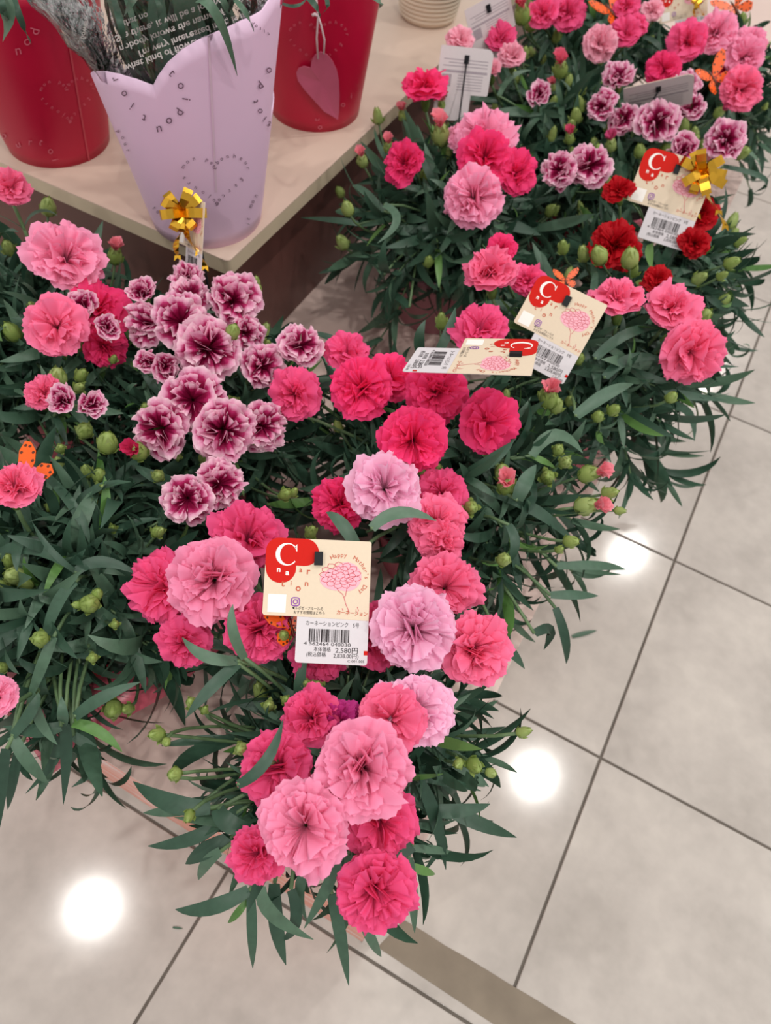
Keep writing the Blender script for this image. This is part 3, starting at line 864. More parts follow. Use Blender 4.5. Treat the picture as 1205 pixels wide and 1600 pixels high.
P(label='purple and white carnation by the table corner, flowers in a dense cluster', cx=-.365, cy=.38, seed=20,
  flowers=[(325, 545, 98, 'b', .1, -.05, .465), (282, 502, 88, 'b', -.15, .2, .46), (298, 462, 66, 'b', .1, .8, .45), (365, 468, 84, 'b', .3, .4, .455), (228, 505, 68, 'b', -.7, .1, .445), (232, 566, 38, 'b', -.4, .1, .45, True), (258, 574, 46, 'b', .1, -.1, .45, True),
           (300, 625, 98, 'b', -.05, 0, .455), (250, 670, 88, 'b', -.3, -.1, .445), (350, 672, 96, 'b', .15, -.1, .45), (410, 572, 70, 'b', .4, .2, .44), (470, 538, 66, 'b', .2, .3, .45), (412, 664, 76, 'b', .5, -.1, .435),
           (292, 780, 78, 'b', -.1, -.1, .44), (342, 757, 76, 'b', .3, .1, .435), (222, 457, 46, 'b', -.3, .7, .455, True), (294, 432, 52, 'b', 0, 1.2, .45), (385, 520, 56, 'b', .6, 0, .44)],
  buds=[(364, 517, 22, .2, .7, None, .48), (398, 535, 18, .1, .8), (418, 540, 18, .1, .9), (365, 627, 20, 0, .2), (215, 705, 30, -.3, .2, (214, 50, 100), .44), (400, 672, 18, .1, .3), (395, 693, 18, .2, 0), (322, 730, 16, 0, .5), (278, 712, 14, 0, .3), (247, 743, 20, 0, .2), (245, 830, 18, .2, .4), (400, 440, 16, .1, 1.0), (403, 452, 14, .3, .9), (447, 772, 22, .2, .2), (460, 768, 16, .3, .5)],
  nstem=42, R=0.133, ztop=.40, limit=260, rbuds=8, leafscale=.9)
P(label='coral pink carnation before the table front, left of the purple and white one', cx=-.575, cy=.365, seed=21,
  flowers=[(103, 401, 108, 'p', .05, .5, .47), (88, 511, 92, 'c', -.1, .1, .46), (155, 480, 92, 'h', .3, .6, .44), (165, 540, 66, 'h', .4, -.2, .42), (18, 291, 56, 'c', 0, .6, .47), (68, 612, 56, 'c', -.6, .8, .43), (130, 477, 48, 'b', -.2, .5, .46, True), (168, 512, 40, 'b', .1, .1, .46, True), (98, 625, 46, 'b', -.3, .2, .45, True), (143, 632, 44, 'b', .3, .1, .45, True)],
  buds=[(180, 398, 24, 0, 1.0, PK), (12, 385, 24, -.3, .5), (75, 322, 24, 0, 1.0), (125, 535, 22, 0, .4), (50, 478, 18, -.4, .4), (90, 590, 30, 0, .9), (128, 585, 22, .3, .5), (125, 605, 20, .2, .2), (150, 490, 22, .2, .8), (178, 560, 14, .2, .5), (168, 690, 32, 0, .6, None, .44), (132, 672, 26, 0, .3), (95, 700, 16, 0, .3)],
  nstem=42, R=0.138, ztop=.405, limit=250, rbuds=10)
P(label='mostly budded pink carnation in red wrap at the platform front', cx=-.35, cy=.165, seed=22, pot=M_POTRED, wrap=-.35,
  flowers=[(22, 757, 80, 'c', -.1, 1.0, .47), (-4, 1087, 60, 'p', -.4, .3, .43)],
  buds=[(160, 765, 28, .1, .3), (145, 783, 18, -.3, .2), (155, 742, 22, 0, .6), (135, 735, 20, -.2, .7), (140, 943, 30, 0, .1), (152, 928, 18, .2, .6), (120, 945, 15, -.9, .1), (22, 900, 30, -.6, .1), (15, 875, 26, -.2, .4), (62, 998, 26, -.2, 0), (145, 1028, 18, 0, 0), (176, 825, 16, 0, .2), (180, 975, 16, .1, .1), (250, 830, 20, .3, .3), (78, 790, 16, 0, .4)],
  paths=[((101, 1131), (104, 1176), (99, 1257), 16, .38, .32), ((19, 1150), (45, 1191), (76, 1225), 17, .38, .34), ((114, 1130), (154, 1143), (191, 1175), 15, .38, .37, 1), ((118, 1120), (161, 1090), (219, 1066), 17, .39, .41), ((10, 1170), (3, 1225), (-2, 1300), 16, .38, .31),
         ((118, 895), (160, 878), (217, 898), 16, .43, .42), ((118, 908), (86, 951), (64, 1024), 16, .43, .39), ((0, 866), (56, 857), (114, 893), 20, .42, .43), ((84, 995), (64, 1045), (40, 1108), 15, .41, .37), ((100, 1130), (98, 1115), (96, 1088), 14, .38, .40),
         ((118, 893), (80, 860), (50, 815), 8, .43, .45), ((20, 1150), (50, 1110), (60, 1082), 15, .38, .40), ((30, 1170), (20, 1220), (12, 1265), 14, .34, .29), ((115, 1150), (150, 1190), (112, 1230), 16, .34, .29), ((60, 1150), (90, 1175), (40, 1240), 15, .33, .28),
         ((95, 1135), (55, 1142), (5, 1135), 18, .38, .37), ((75, 745), (120, 800), (140, 850), 13, .43, .41)],
  nstem=46, R=0.133, ztop=.41, limit=285, rbuds=10)

# faces of blooms and cards that leaves keep clear of
for k in PLANTS:
    for s in k['flowers']:
        z = s[6] if len(s) > 6 else .45
        PEN.append((s[0], s[1], s[2] * .5, proj(at(s[0], s[1], z))[2]))
for x, y, r_ in ((500, 905, 95), (525, 985, 62), (885, 490, 62), (860, 555, 45), (740, 565, 50), (680, 550, 40), (1030, 290, 60), (1020, 350, 50), (733, 115, 50), (1020, 148, 45), (1068, 20, 40), (770, 35, 40), (1098, 280, 45), (298, 340, 60)):
    PEN.append((x, y, r_, 1.6))
for k in PLANTS: make_plant(**k)

# ------------------------------------------------------------------ printed things
_TXT = {}
def text_geo(body, bold=0.0):
    key = (body, bold)
    if key not in _TXT:
        cu = bpy.data.curves.new('lettering', 'FONT'); cu.body = body; cu.size = 1.0
        cu.align_x = 'CENTER'; cu.align_y = 'CENTER'; cu.resolution_u = 3; cu.offset = bold
        o = bpy.data.objects.new('lettering', cu); COL.objects.link(o)
        bpy.context.view_layer.update()
        me = bpy.data.meshes.new_from_object(o.evaluated_get(bpy.context.evaluated_depsgraph_get()))
        _TXT[key] = ([tuple(v.co) for v in me.vertices], [tuple(p.vertices) for p in me.polygons])
        bpy.data.objects.remove(o); bpy.data.meshes.remove(me)
    return _TXT[key]

# card coordinates: u right, v down, in card widths; z out of the face
EPS = 0.003
class Card(MB):
    def text(self, body, u, v, size, ang=0.0, z=EPS, sx=1.0, fit=None, bold=0.0):
        vs, fs = text_geo(body, bold)
        if fit and vs:
            w = max(p[0] for p in vs) - min(p[0] for p in vs); sx = fit / (w * size)
        c, s = math.cos(ang), math.sin(ang)
        out = []
        for x, y, _ in vs:
            x *= size * sx; y *= size
            out.append((u + c * x - s * y, -(v) + s * x + c * y, z))
        return self.add(out, fs)
    def poly(self, pts, z=EPS):
        return self.add([(u, -v, z) for u, v in pts], [tuple(range(len(pts)))])
    def rect(self, u0, v0, u1, v1, z=EPS): return self.poly([(u0, v0), (u0, v1), (u1, v1), (u1, v0)], z)
    def line(self, pts, w, z=EPS):
        q = [Vector((u, -v, z)) for u, v in pts]
        sd = []
        for i in range(len(q)):
            t = q[min(i + 1, len(q) - 1)] - q[max(i - 1, 0)]
            sd.append(Vector((-t.y, t.x, 0)) if t.length > 1e-9 else Vector((0, 1, 0)))
        return self.strip(q, w, sd)
def arcp(cx, cy, rx, ry, a0, a1, n=10):
    return [(cx + rx * math.cos(math.radians(a0 + (a1 - a0) * k / n)), cy + ry * math.sin(math.radians(a0 + (a1 - a0) * k / n))) for k in range(n + 1)]

def slab(pts, z0, z1):
    q = [(u, -v) for u, v in pts]
    n = len(q)
    area = sum(q[i][0] * q[(i + 1) % n][1] - q[(i + 1) % n][0] * q[i][1] for i in range(n))
    if area < 0: q.reverse()
    return prism(q, z0, z1)
TH = 0.006
cream = arcp(.12, .12, .12, .12, 180, 270, 8) + arcp(.98, .02, .02, .02, 270, 360, 4) + [(1.0, .755), (.325, .735)] + arcp(.03, .705, .03, .03, 90, 180, 4)
white = [(1.0, .756)] + arcp(.97, 1.14, .03, .03, 0, 90, 4) + arcp(.355, 1.13, .03, .03, 90, 180, 4) + [(.325, .736)]
CM = {}
CM['card'] = (MB().add(*slab(cream, -TH, 0)).mesh('card', False), M_CARD)
CM['price_label'] = (MB().add(*slab(white, -TH, 0)).mesh('price_label', False), M_LABEL)
red = Card()
red.poly(arcp(.12, .12, .12, .12, 180, 270, 8) + arcp(.37, .13, .13, .13, 270, 450, 14) + [(.29, .26), (0, .26)], EPS * .6)
red.poly([(0, .255), (.29, .255)] + arcp(.15, .29, .142, .14, 0, 180, 14), EPS * .7)
CM['red_emblem'] = (red.mesh('red_emblem', False), M_INKRED)
wl = Card()
# serif capital C: crescent with a top beak
out_ = arcp(.20, .155, .108, .108, -38, -320, 30); inn = arcp(.212, .155, .078, .096, -36, -322, 30)
n = len(out_)
wl.add([(u, -v, EPS) for u, v in out_] + [(u, -v, EPS) for u, v in inn], [(i, i + 1, n + i + 1, n + i) for i in range(n - 1)])
wl.poly([(.272, .085), (.290, .055), (.294, .125), (.286, .125)])
wl.text('n', .130, .302, .075, bold=.03); wl.text('a', .212, .330, .075, bold=.03)
wl.rect(.045, .535, .215, .705, EPS * .6)
CM['white_lettering'] = (wl.mesh('white_lettering', False), M_INKWHITE)
br = Card()
for ch, u, v, s in (('a', .336, .298, .070), ('r', .408, .310, .090), ('t', .176, .432, .095), ('i', .252, .430, .060), ('o', .322, .470, .095), ('n', .398, .425, .080)):
    br.text(ch, u, v, s, bold=.012)
arc = "Happy  Mother's  Day"
for k, ch in enumerate(arc):
    if ch == ' ': continue
    a = math.radians(118 - 157 * k / (len(arc) - 1))
    br.text(ch, .735 + .228 * math.cos(a), .355 - .215 * math.sin(a), .058, a - PI / 2)
br.text('カーネーション', .84, .690, .048, -.03, fit=.29, bold=.012)
CM['brick_lettering'] = (br.mesh('brick_lettering', False), M_INKBROWN)
pk = Card(); pk.poly(arcp(.775, .345, .140, .138, 0, 360, 32)[:-1], EPS * .6)
pk.poly(arcp(.685, .375, .165, .105, 0, 360, 26)[:-1], EPS * .75)
CM['pink_disc'] = (pk.mesh('pink_disc', False), M_INKPINK)
ln = Card(); rr = random.Random(5)
fx, fy = .715, .335
for ring, (rx, ry, cnt) in enumerate(((.185, .118, 13), (.135, .085, 10), (.085, .055, 7), (.04, .03, 4))):
    for k in range(cnt):
        a = 2 * PI * k / cnt + ring * .3
        a2 = 2 * PI * (k + 1) / cnt + ring * .3
        pts = []
        for q in range(7):
            t = q / 6; aa = a + (a2 - a) * t
            bul = 1 + .22 * math.sin(PI * t) + (.05 if q % 2 else 0)
            pts.append((fx + rx * .86 * bul * math.cos(aa), fy + ry * .86 * bul * math.sin(aa)))
        ln.line(pts, .006)
        ln.line([(fx + rx * .86 * math.cos(a), fy + ry * .86 * math.sin(a)), (fx + rx * .55 * math.cos(a + .1), fy + ry * .55 * math.sin(a + .1))], .005)
ln.line([(.685, .455), (.70, .48), (.745, .515), (.755, .54), (.77, .53), (.775, .50), (.785, .43)], .006)
ln.line([(.757, .54), (.775, .60), (.815, .685)], .006)
ln.line([(.745, .645), (.753, .665)], .006); ln.line([(.885, .625), (.90, .66), (.888, .685)], .005); ln.line([(.875, .65), (.88, .68)], .005)
CM['flower_drawing'] = (ln.mesh('flower_drawing', False), M_INKROSE)
ig = Card()
rs = [(u, v) for u, v in rrect(.264, .562, .340, .638, .022, 4)]
ig.line(rs + rs[:1], .011); ig.line(arcp(.302, .600, .020, .020, 0, 360, 16), .010); ig.rect(.320, .576, .328, .584)
CM['camera_logo'] = (ig.mesh('camera_logo', False), M_INKPURPLE)
bk = Card()
bk.text('◀ルポゼ・フルールの', .42, .660, .036, fit=.29); bk.text('おすすめ情報はこちら', .437, .700, .036, fit=.29)
bk.text('カーネーションピンク　5号', .66, .800, .050, -.02, fit=.50)
rr = random.Random(9); u = .445
while u < .825:
    w = rr.choice((.0045, .0045, .009, .0135)); bk.rect(u, .845, u + w, .965); u += w + rr.choice((.0045, .006, .009, .0115))
bk.text('4 562464 040030', .62, .985, .045, -.01, fit=.44)
bk.text('本体価格', .575, 1.035, .048, fit=.16); bk.text('2,580円', .805, 1.040, .062, fit=.21)
bk.text('(税込価格', .52, 1.083, .048, fit=.18); bk.text('2,838.00円)', .80, 1.090, .052, fit=.235)
bk.text('C-001-005', .895, 1.135, .032, fit=.155)
CM['black_lettering'] = (bk.mesh('black_lettering', False), M_INKBLACK)
sq = Card(); sq.rect(.965, 1.035, 1.0, 1.075); CM['red_square'] = (sq.mesh('red_square', False), M_INKRED)
gb = Card(); gb.v = []
def brect(u0, v0, u1, v1): gb.add([(u0, -v0, -TH - EPS), (u1, -v0, -TH - EPS), (u1, -v1, -TH - EPS), (u0, -v1, -TH - EPS)], [(0, 1, 2, 3)])
for k in range(3): brect(.08, .19 + k * .05, .92 - .1 * (k % 2), .205 + k * .05)
brect(.07, .36, .93, .40)
for k in range(6): brect(.14, .43 + k * .045, .62, .444 + k * .045)
brect(.74, .43, .92, .62)
CM['back_print'] = (gb.mesh('back_print', False), M_INKGREY)
CM['card_back'] = (MB().add(*slab(cream, -TH - EPS * .6, -TH)).add(*slab(white, -TH - EPS * .6, -TH)).mesh('card_back', False), M_CARDBACK)

def bow_meshes(mb, c, X, Y, Z, s, tails=True, seed=1):
    """gold bow: loops, swallow-tailed ends and curled tails around c in frame X,Y,Z"""
    R = random.Random(seed)
    for k in range(9):
        a = 2 * PI * k / 9 + R.uniform(-.25, .25); el = R.uniform(.1, .9)
        d = (X * math.cos(a) + Y * math.sin(a)) * math.cos(el) + Z * math.sin(el)
        w = d.cross(Z).normalized() if d.cross(Z).length > .1 else X
        bulge = w.cross(d).normalized()
        pts = []; L_ = s * R.uniform(.75, 1.1)
        for q in range(11):
            t = q / 10 * 2 * PI
            pts.append(c + d * L_ * .5 * (1 - math.cos(t)) + bulge * L_ * .24 * math.sin(t))
        mb.strip(pts, s * .34, w, .00025)
    if tails:
        for k, (tx, ty) in enumerate(((-.1, -1.5), (.55, -1.35), (.75, -1.9))):
            pts = [];
            for q in range(12):
                t = q / 11
                pts.append(c + X * s * (tx * t + .12 * math.sin(6 * t + k)) + Y * s * ty * t + Z * s * (.25 * math.sin(7 * t + k)))
            mb.strip(pts, s * .22, [X * math.cos(1.6 * math.sin(4 * q / 11 + k)) + Z * math.sin(1.6 * math.sin(4 * q / 11 + k)) for q in range(12)], .00025)
            e = pts[-1]
            mb.add([e - X * s * .11, e - X * s * .13 - Y * s * .2, e - Y * s * .08, e + X * s * .13 - Y * s * .2, e + X * s * .11], [(0, 1, 2), (0, 2, 4), (2, 3, 4)])

def price_tag(label, px, py, z, wpx, roll=0.0, lx=0.0, ly=0.0, soil=None, back=False, bow=None, bowseed=1, group=None, bend=None):
    p = at(px, py, z)
    n = lean_normal(p, lx, ly)
    if back: n = -n
    v = (CAM - p).normalized()
    r = (RIGHT - v * RIGHT.dot(v)).normalized(); u = (UP - v * UP.dot(v)).normalized()
    a = math.radians(roll)
    yv = r * (-math.sin(a)) + u * math.cos(a)           # card up as seen
    yv = (yv - n * yv.dot(n)).normalized()
    xv = yv.cross(n)
    W = wpx * px_size(p)
    M = Matrix(((xv.x, yv.x, n.x, p.x), (xv.y, yv.y, n.y, p.y), (xv.z, yv.z, n.z, p.z), (0, 0, 0, 1)))
    soil = Vector(soil)
    t = thing('price_tag', label, 'price tag', soil, group or 'price cards on black picks')
    inv = Matrix.Translation(-soil)
    CU, CV = .50, .185                                   # clip hole in card coordinates
    Mc = inv @ M @ Matrix.Scale(W, 4) @ Matrix.Translation((-CU, CV, 0))
    card = None
    for nm, (me, mat) in CM.items():
        if nm == 'card':
            card = obj('card', me, mat, t, Mc)
        elif nm in ('price_label', 'card_back'):
            obj(nm, me, mat, t, Mc)
        else:
            obj(nm, me, mat, card)
    # clip through the hole and the stick down to the soil
    cb = MB(); k = .05 * W / .08 * 1.3
    cb.box((-.0030, -.0048, -.0022), (.0030, .0048, .0030))
    cb.obj('clip', M_CLIP, t, False, inv @ M)
    q0 = p - n * .0024 - yv * .002
    mid = (q0 + soil) / 2 + (q0 - soil).cross(n).normalized() * .004 - n * .004
    MB().tube([inv @ q for q in bez(q0, mid, soil, 8)], .0012, 6).obj('pick', M_CLIP, t)
    if bow:
        bx, by, bs = bow
        bc = at(bx, by, z + .005)
        mb = MB(); bow_meshes(mb, bc, r, u, v, bs, True, bowseed)
        mb.v = [tuple(inv @ Vector(q)) for q in mb.v]
        mb.obj('gold_bow', M_GOLD, t, False)
    return t

S = lambda cx, cy: (cx, cy, PH + .10)
price_tag('cream price card facing up among the pink blooms at the platform corner', 498, 873, .475, 164, -2.8, 0, .1, S(-.10, .20))
price_tag('price card lying tilted flat beside the vivid rose carnation', 806, 556, .53, 166, -104, .1, 2.9, tuple(at(770, 535, PH + .10)))
price_tag('upright price card leaning among the salmon pink carnation leaves', 886, 471, .47, 117, -28, 0, .25, S(-.07, .68))
price_tag('price card with a big gold bow above the red carnation', 1058, 265, .47, 112, -22, .1, .2, S(-.02, .88), bow=(1096, 268, .030), bowseed=4)
price_tag('grey back of a price card beside the mauve-potted pink carnation', 729, 93, .47, 88, -8, .35, -.1, S(-.30, .82), back=True)
price_tag('back of a price card lying nearly flat among the purple blooms', 1029, 138, .47, 104, 2, .1, -1.5, S(-.16, 1.03), back=True)
price_tag('back of a price card by the ribbed cream pot', 763, 13, .48, 78, 22, .5, -.2, S(-.36, 1.32), back=True)
price_tag('price card with a small gold star bow at the far pink carnation', 1068, -14, .47, 70, 0, 0, .3, S(-.11, 1.37), bow=(1088, -6, .016), bowseed=8)
price_tag('edge-on price card with gold ribbon before the lilac pot', 300, 330, .485, 100, -14, -2.6, .3, S(-.38, .41), bow=(283, 332, .026), bowseed=11)

# ------------------------------------------------------------------ butterfly picks
def butterfly(label, px, py, z, s, roll, lx, ly, soil):
    p = at(px, py, z); n = lean_normal(p, lx, ly); soil = Vector(soil)
    v = (CAM - p).normalized(); r = (RIGHT - v * RIGHT.dot(v)).normalized(); u = (UP - v * UP.dot(v)).normalized()
    a = math.radians(roll); yv = r * (-math.sin(a)) + u * math.cos(a); yv = (yv - n * yv.dot(n)).normalized(); xv = yv.cross(n)
    M = Matrix.Translation(-soil) @ Matrix(((xv.x, yv.x, n.x, p.x), (xv.y, yv.y, n.y, p.y), (xv.z, yv.z, n.z, p.z), (0, 0, 0, 1))) @ Matrix.Scale(s, 4)
    t = thing('butterfly_pick', label, 'ornament', soil, 'orange butterfly picks in the carnations')
    up_ = [(.03, .05), (.25, .45), (.62, .72), (.95, .78), (1.0, .6), (.85, .3), (.55, .08), (.2, -.02)]
    lo_ = [(.03, -.02), (.3, -.05), (.62, -.12), (.72, -.38), (.55, -.62), (.32, -.58), (.14, -.3)]
    for sx in (1, -1):
        for nm, pl in (('upper_wing', up_), ('lower_wing', lo_)):
            q = [(sx * x, y) for x, y in pl]
            if sx < 0: q.reverse()
            vs, fs = prism(q, -.012, .012)
            tilt = Matrix.Rotation(-sx * .35, 4, 'Y')
            w = obj(nm, mesh(nm, [tilt @ Vector(c) for c in vs], fs, False), M_ORANGE, t, M)
            mk = MB(); cxm = sum(x for x, y in q) / len(q); cym = sum(y for x, y in q) / len(q)
            for k in range(0, len(q)):
                x, y = q[k]; x2, y2 = cxm + (x - cxm) * .72, cym + (y - cym) * .72
                d = .05
                mk.add([tilt @ Vector((x2 + d * math.cos(b), y2 + d * math.sin(b), .016)) for b in [PI / 3 * j for j in range(6)]], [tuple(range(6))])
            obj('wing_marking', mk.mesh('wing_marking', False), M_ORSPOT, w)
    bb = MB(); bb.tube([M @ Vector((0, .35 - .1 * k, .01)) for k in range(9)], [.01 * s, .05 * s, .06 * s, .05 * s, .06 * s, .06 * s, .05 * s, .04 * s, .015 * s], 8)
    bb.obj('body', M_ORSPOT, t)
    q0 = M @ Vector((0, 0, -.02)); MB().tube(bez(q0, q0 * .5 + Vector((0, .01, 0)), Vector((0, 0, 0)), 6), .0008, 5).obj('wire', M_CLIP, t)
butterfly('orange butterfly pick behind the coral bloom of the budded carnation', 38, 748, .455, .028, 40, -.3, 1.0, S(-.37, .18))
butterfly('orange butterfly pick tucked under the price card at the platform corner', 455, 978, .44, .020, 15, .2, 0, S(-.09, .19))
butterfly('orange butterfly pick above the rose blooms at the far end', 955, 18, .46, .040, 40, .9, .9, S(-.28, 1.38))
butterfly('orange butterfly pick with brown wing marks at the far edge', 1148, 12, .47, .030, 20, .2, .7, S(-.09, 1.45))
butterfly('orange butterfly pick beside the round salmon bloom at the far edge', 1114, 122, .45, .030, 35, .9, .6, S(-.12, 1.30))
butterfly('small orange butterfly pick behind the leaning upright price card', 884, 438, .45, .014, 0, .2, .4, S(-.06, .70))

# ------------------------------------------------------------------ card pots on the table
def cone_hit(px, py, C, off=0.0):
    """ray through a pixel against cone C=(cx,cy,rb,k) standing on the table -> point on the near side"""
    cx, cy, rb, k = C
    d = ray(px, py).normalized(); o = CAM
    # |xy - c| = rb + k (z - TZ)
    ax, ay = o.x - cx, o.y - cy; r0 = rb + off + k * (o.z - TZ)
    A = d.x * d.x + d.y * d.y - (k * d.z) ** 2
    B = 2 * (ax * d.x + ay * d.y - r0 * k * d.z)
    Cc = ax * ax + ay * ay - r0 * r0
    D = B * B - 4 * A * Cc
    if D < 0: D = 0
    t = (-B - math.sqrt(D)) / (2 * A)
    return o + d * t
def decal(mb, body, px, py, size, ang, C, off=.0012, mirror=False, sx=1.0, inv=None, bold=0.0):
    vs, fs = text_geo(body, bold); c, s = math.cos(ang), math.sin(ang); out = []
    for x, y, _ in vs:
        x *= size * sx; y *= size
        if mirror: y = -y
        X = px + c * x - s * y; Y = py - (s * x + c * y)
        q = cone_hit(X, Y, C, off)
        out.append(q if inv is None else inv @ q)
    mb.add(out, fs)

def card_pot(label, C, h, mat, rim_px=None, back_h=None, group='card pots on the table', seam=None, seam_mat=None):
    cx, cy, rb, k = C
    t = thing('flower_pot', label, 'flower pot', (cx, cy, TZ), group)
    n = 96
    ctrl = []
    for (x, y) in (rim_px or ()):
        q = cone_hit(x, y, C)
        ctrl.append((math.atan2(q.y - cy, q.x - cx), q.z - TZ))
    ctrl.sort()
    def rim(a):
        base_ = (back_h or h) + .018 * abs(math.sin(1.5 * a + .4)) 
        if ctrl and ctrl[0][0] <= a <= ctrl[-1][0]:
            for (a0, z0), (a1, z1) in zip(ctrl, ctrl[1:]):
                if a0 <= a <= a1:
                    return z0 + (z1 - z0) * ((a - a0) / max(1e-6, a1 - a0))
        return base_
    vs = []; fs = []; rows = 14; th = .0016
    angs = [-PI + 2 * PI * i / n for i in range(n)]
    # dense samples at the control angles
    angs = sorted(set(angs + [c[0] for c in ctrl])); n = len(angs)
    for side in (0, 1):
        for j in range(rows + 1):
            for a in angs:
                z = rim(a) * j / rows
                r = rb + k * z - (th if side else 0)
                vs.append((r * math.cos(a), r * math.sin(a), max(z, .0012 if side else 0)))
    m = n * (rows + 1)
    for j in range(rows):
        for i in range(n):
            i2 = (i + 1) % n
            fs.append((j * n + i, j * n + i2, (j + 1) * n + i2, (j + 1) * n + i))
            fs.append((m + j * n + i, m + (j + 1) * n + i, m + (j + 1) * n + i2, m + j * n + i2))
    for i in range(n):
        i2 = (i + 1) % n
        fs.append((rows * n + i, rows * n + i2, m + rows * n + i2, m + rows * n + i))
    fs.append(tuple(range(n - 1, -1, -1))); fs.append(tuple(m + i for i in range(n)))
    MB().add(vs, fs).obj('pot_wall', mat, t)
    if seam:
        pts = [cone_hit(seam[0][0] + (seam[1][0] - seam[0][0]) * q / 8, seam[0][1] + (seam[1][1] - seam[0][1]) * q / 8, C, .0008) - Vector((cx, cy, TZ)) for q in range(9)]
        a = math.atan2(pts[4].y, pts[4].x)
        MB().strip(pts, .0022, Vector((-math.sin(a), math.cos(a), 0))).obj('seam', seam_mat, t)
    # growing medium and leaves
    zz = h * .62; r = rb + k * zz - .002
    MB().lathe([(r, zz - .01), (r, zz), (.001, zz + .006)], 32).obj('soil', M_SOIL, t)
    return t
def pot_leaves(t, C, h, cnt, seed, paths=(), lo=.06, hi=.13, cut=1.0):
    rng = random.Random(seed); cx, cy, rb, k = C
    inv = Matrix.Translation((-cx, -cy, -TZ))
    for i in range(cnt):
        a = rng.uniform(0, 6.28); r = (rb + k * h) * .5 * math.sqrt(rng.random())
        p = Vector((cx + r * math.cos(a), cy + r * math.sin(a), TZ + h * .62 + rng.uniform(0.0, .10) * cut))
        fw = Vector((math.cos(a) * .3, math.sin(a) * .3, rng.uniform(.8, 1.3)))
        add_leaf(t, inv, p, fw, Vector((math.cos(a), math.sin(a), .3)), rng.uniform(lo, hi), idx=rng.randrange(12), rng=rng)
        MB().tube([(p - Vector((cx, cy, TZ))), Vector((r * math.cos(a) * .7, r * math.sin(a) * .7, h * .6))], .0016, 5).obj('stem', M_STEM, t)
    for pth in paths:
        b, m_, tp_, w, zb, zt = pth[:6]
        pb = at(*b, zb); pt = at(*tp_, zt); pm = at(*m_, (zb + zt) / 2 + .01)
        if len(pth) > 6: pm = cone_hit(*m_, C, .016); pt = cone_hit(*tp_, C, .006); pb = cone_hit(*b, C, .002)
        leaf_path(t, inv, pb, pm, pt, w * px_size(pb))

LIL = (-0.5113, 0.5892, 0.0616, 0.1628)
lil = card_pot('lilac card flower pot with scalloped rim and heart lettering, on the table corner', LIL, .186, M_LILAC, back_h=.118, rim_px=
               [(139, 116), (146, 111), (165, 112), (185, 116), (212, 124), (239, 134), (246, 120), (262, 98), (285, 78), (310, 63), (340, 50), (375, 34), (410, 17), (418, 5), (432, -18), (444, -25)],
               seam=((326, 58), (338, 300)), seam_mat=M_SEAMLIL)
inv = Matrix.Translation((-LIL[0], -LIL[1], -TZ))
mb = MB()
def arc_letters(mb, items, cpx, size, C, inv):
    for ch, x, y in items:
        a = math.atan2(-(y - cpx[1]), x - cpx[0])
        decal(mb, ch, x, y, size, a - PI / 2, C, inv=inv)
arc_letters(mb, [('t', 269, 114), ('o', 284, 134), ('i', 291, 155), ('p', 283, 177), ('o', 265, 190), ('u', 249, 203)], (236, 145), 20, LIL, inv)
arc_letters(mb, [('r', 179, 124), ('o', 193, 147), ('i', 206, 166), ('t', 225, 185)], (250, 100), 18, LIL, inv)
arc_letters(mb, [('P', 406, 132), ('o', 422, 110)], (380, 100), 18, LIL, inv)
arc_letters(mb, [('t', 399, 159), ('o', 406, 174), ('i', 414, 186), ('t', 421, 194)], (440, 150), 15, LIL, inv)
arc_letters(mb, [(c, 394 + 6.5 * i, 38 + 3.2 * i + .5 * i * i * .3) for i, c in enumerate('petit')], (410, 20), 9, LIL, inv)
heart_txt = 'toujours mon petit bonheur garcon '
def heart_pts(cx, cy, w, h):
    pts = []
    for k in range(len(heart_txt)):
        t = -PI + 2 * PI * (k + .5) / len(heart_txt)
        x = 16 * math.sin(t) ** 3; y = 13 * math.cos(t) - 5 * math.cos(2 * t) - 2 * math.cos(3 * t) - math.cos(4 * t)
        pts.append((cx + x / 32 * w, cy - (y + 2.5) / 29 * h, t))
    return pts
def heart_text(mb, cx, cy, w, h, size, C, inv, tilt=0.0):
    pts = heart_pts(0, 0, w, h); c, s = math.cos(tilt), math.sin(tilt)
    pts = [(cx + c * x + s * y, cy - s * x + c * y) for x, y, _ in pts]
    n = len(pts)
    for i, ch in enumerate(heart_txt):
        if ch == ' ': continue
        x, y = pts[i]; x2, y2 = pts[(i + 1) % n]; x0, y0 = pts[i - 1]
        decal(mb, ch, x, y, size, math.atan2(-(y2 - y0), x2 - x0), C, inv=inv)
heart_text(mb, 337, 283, 104, 76, 9, LIL, inv, .06)
for i, (ch, x, y) in enumerate((('t', 241, 325), ('o', 247, 331), ('m', 392, 322), ('o', 395, 315), ('n', 400, 306), ('p', 185, 205), ('o', 192, 215), ('u', 196, 225), ('r', 200, 235), ('t', 388, 342), ('i', 388, 350))):
    decal(mb, ch, x, y, 9, -1.1 if x < 300 else 1.2, LIL, inv=inv)
mb.obj('lettering', M_LILACTXT, lil, False)
pot_leaves(lil, LIL, .186, 70, 31, [((309, 0), (341, 29), (371, 119), 14, 0.654, 0.599, 1), ((367, 0), (385, 22), (397, 50), 8, 0.654, 0.628, 1), ((176, -6), (190, 44), (196, 82), 9, 0.654, 0.612), ((198, 0), (216, 58), (226, 97), 9, 0.637, 0.603),
           ((240, -10), (250, 10), (248, 50), 9, 0.637, 0.612), ((330, -20), (352, 8), (358, 36), 9, 0.654, 0.628), ((275, -20), (268, 20), (262, 60), 8, 0.628, 0.603), ((225, -20), (205, 5), (190, 35), 9, 0.654, 0.628)])

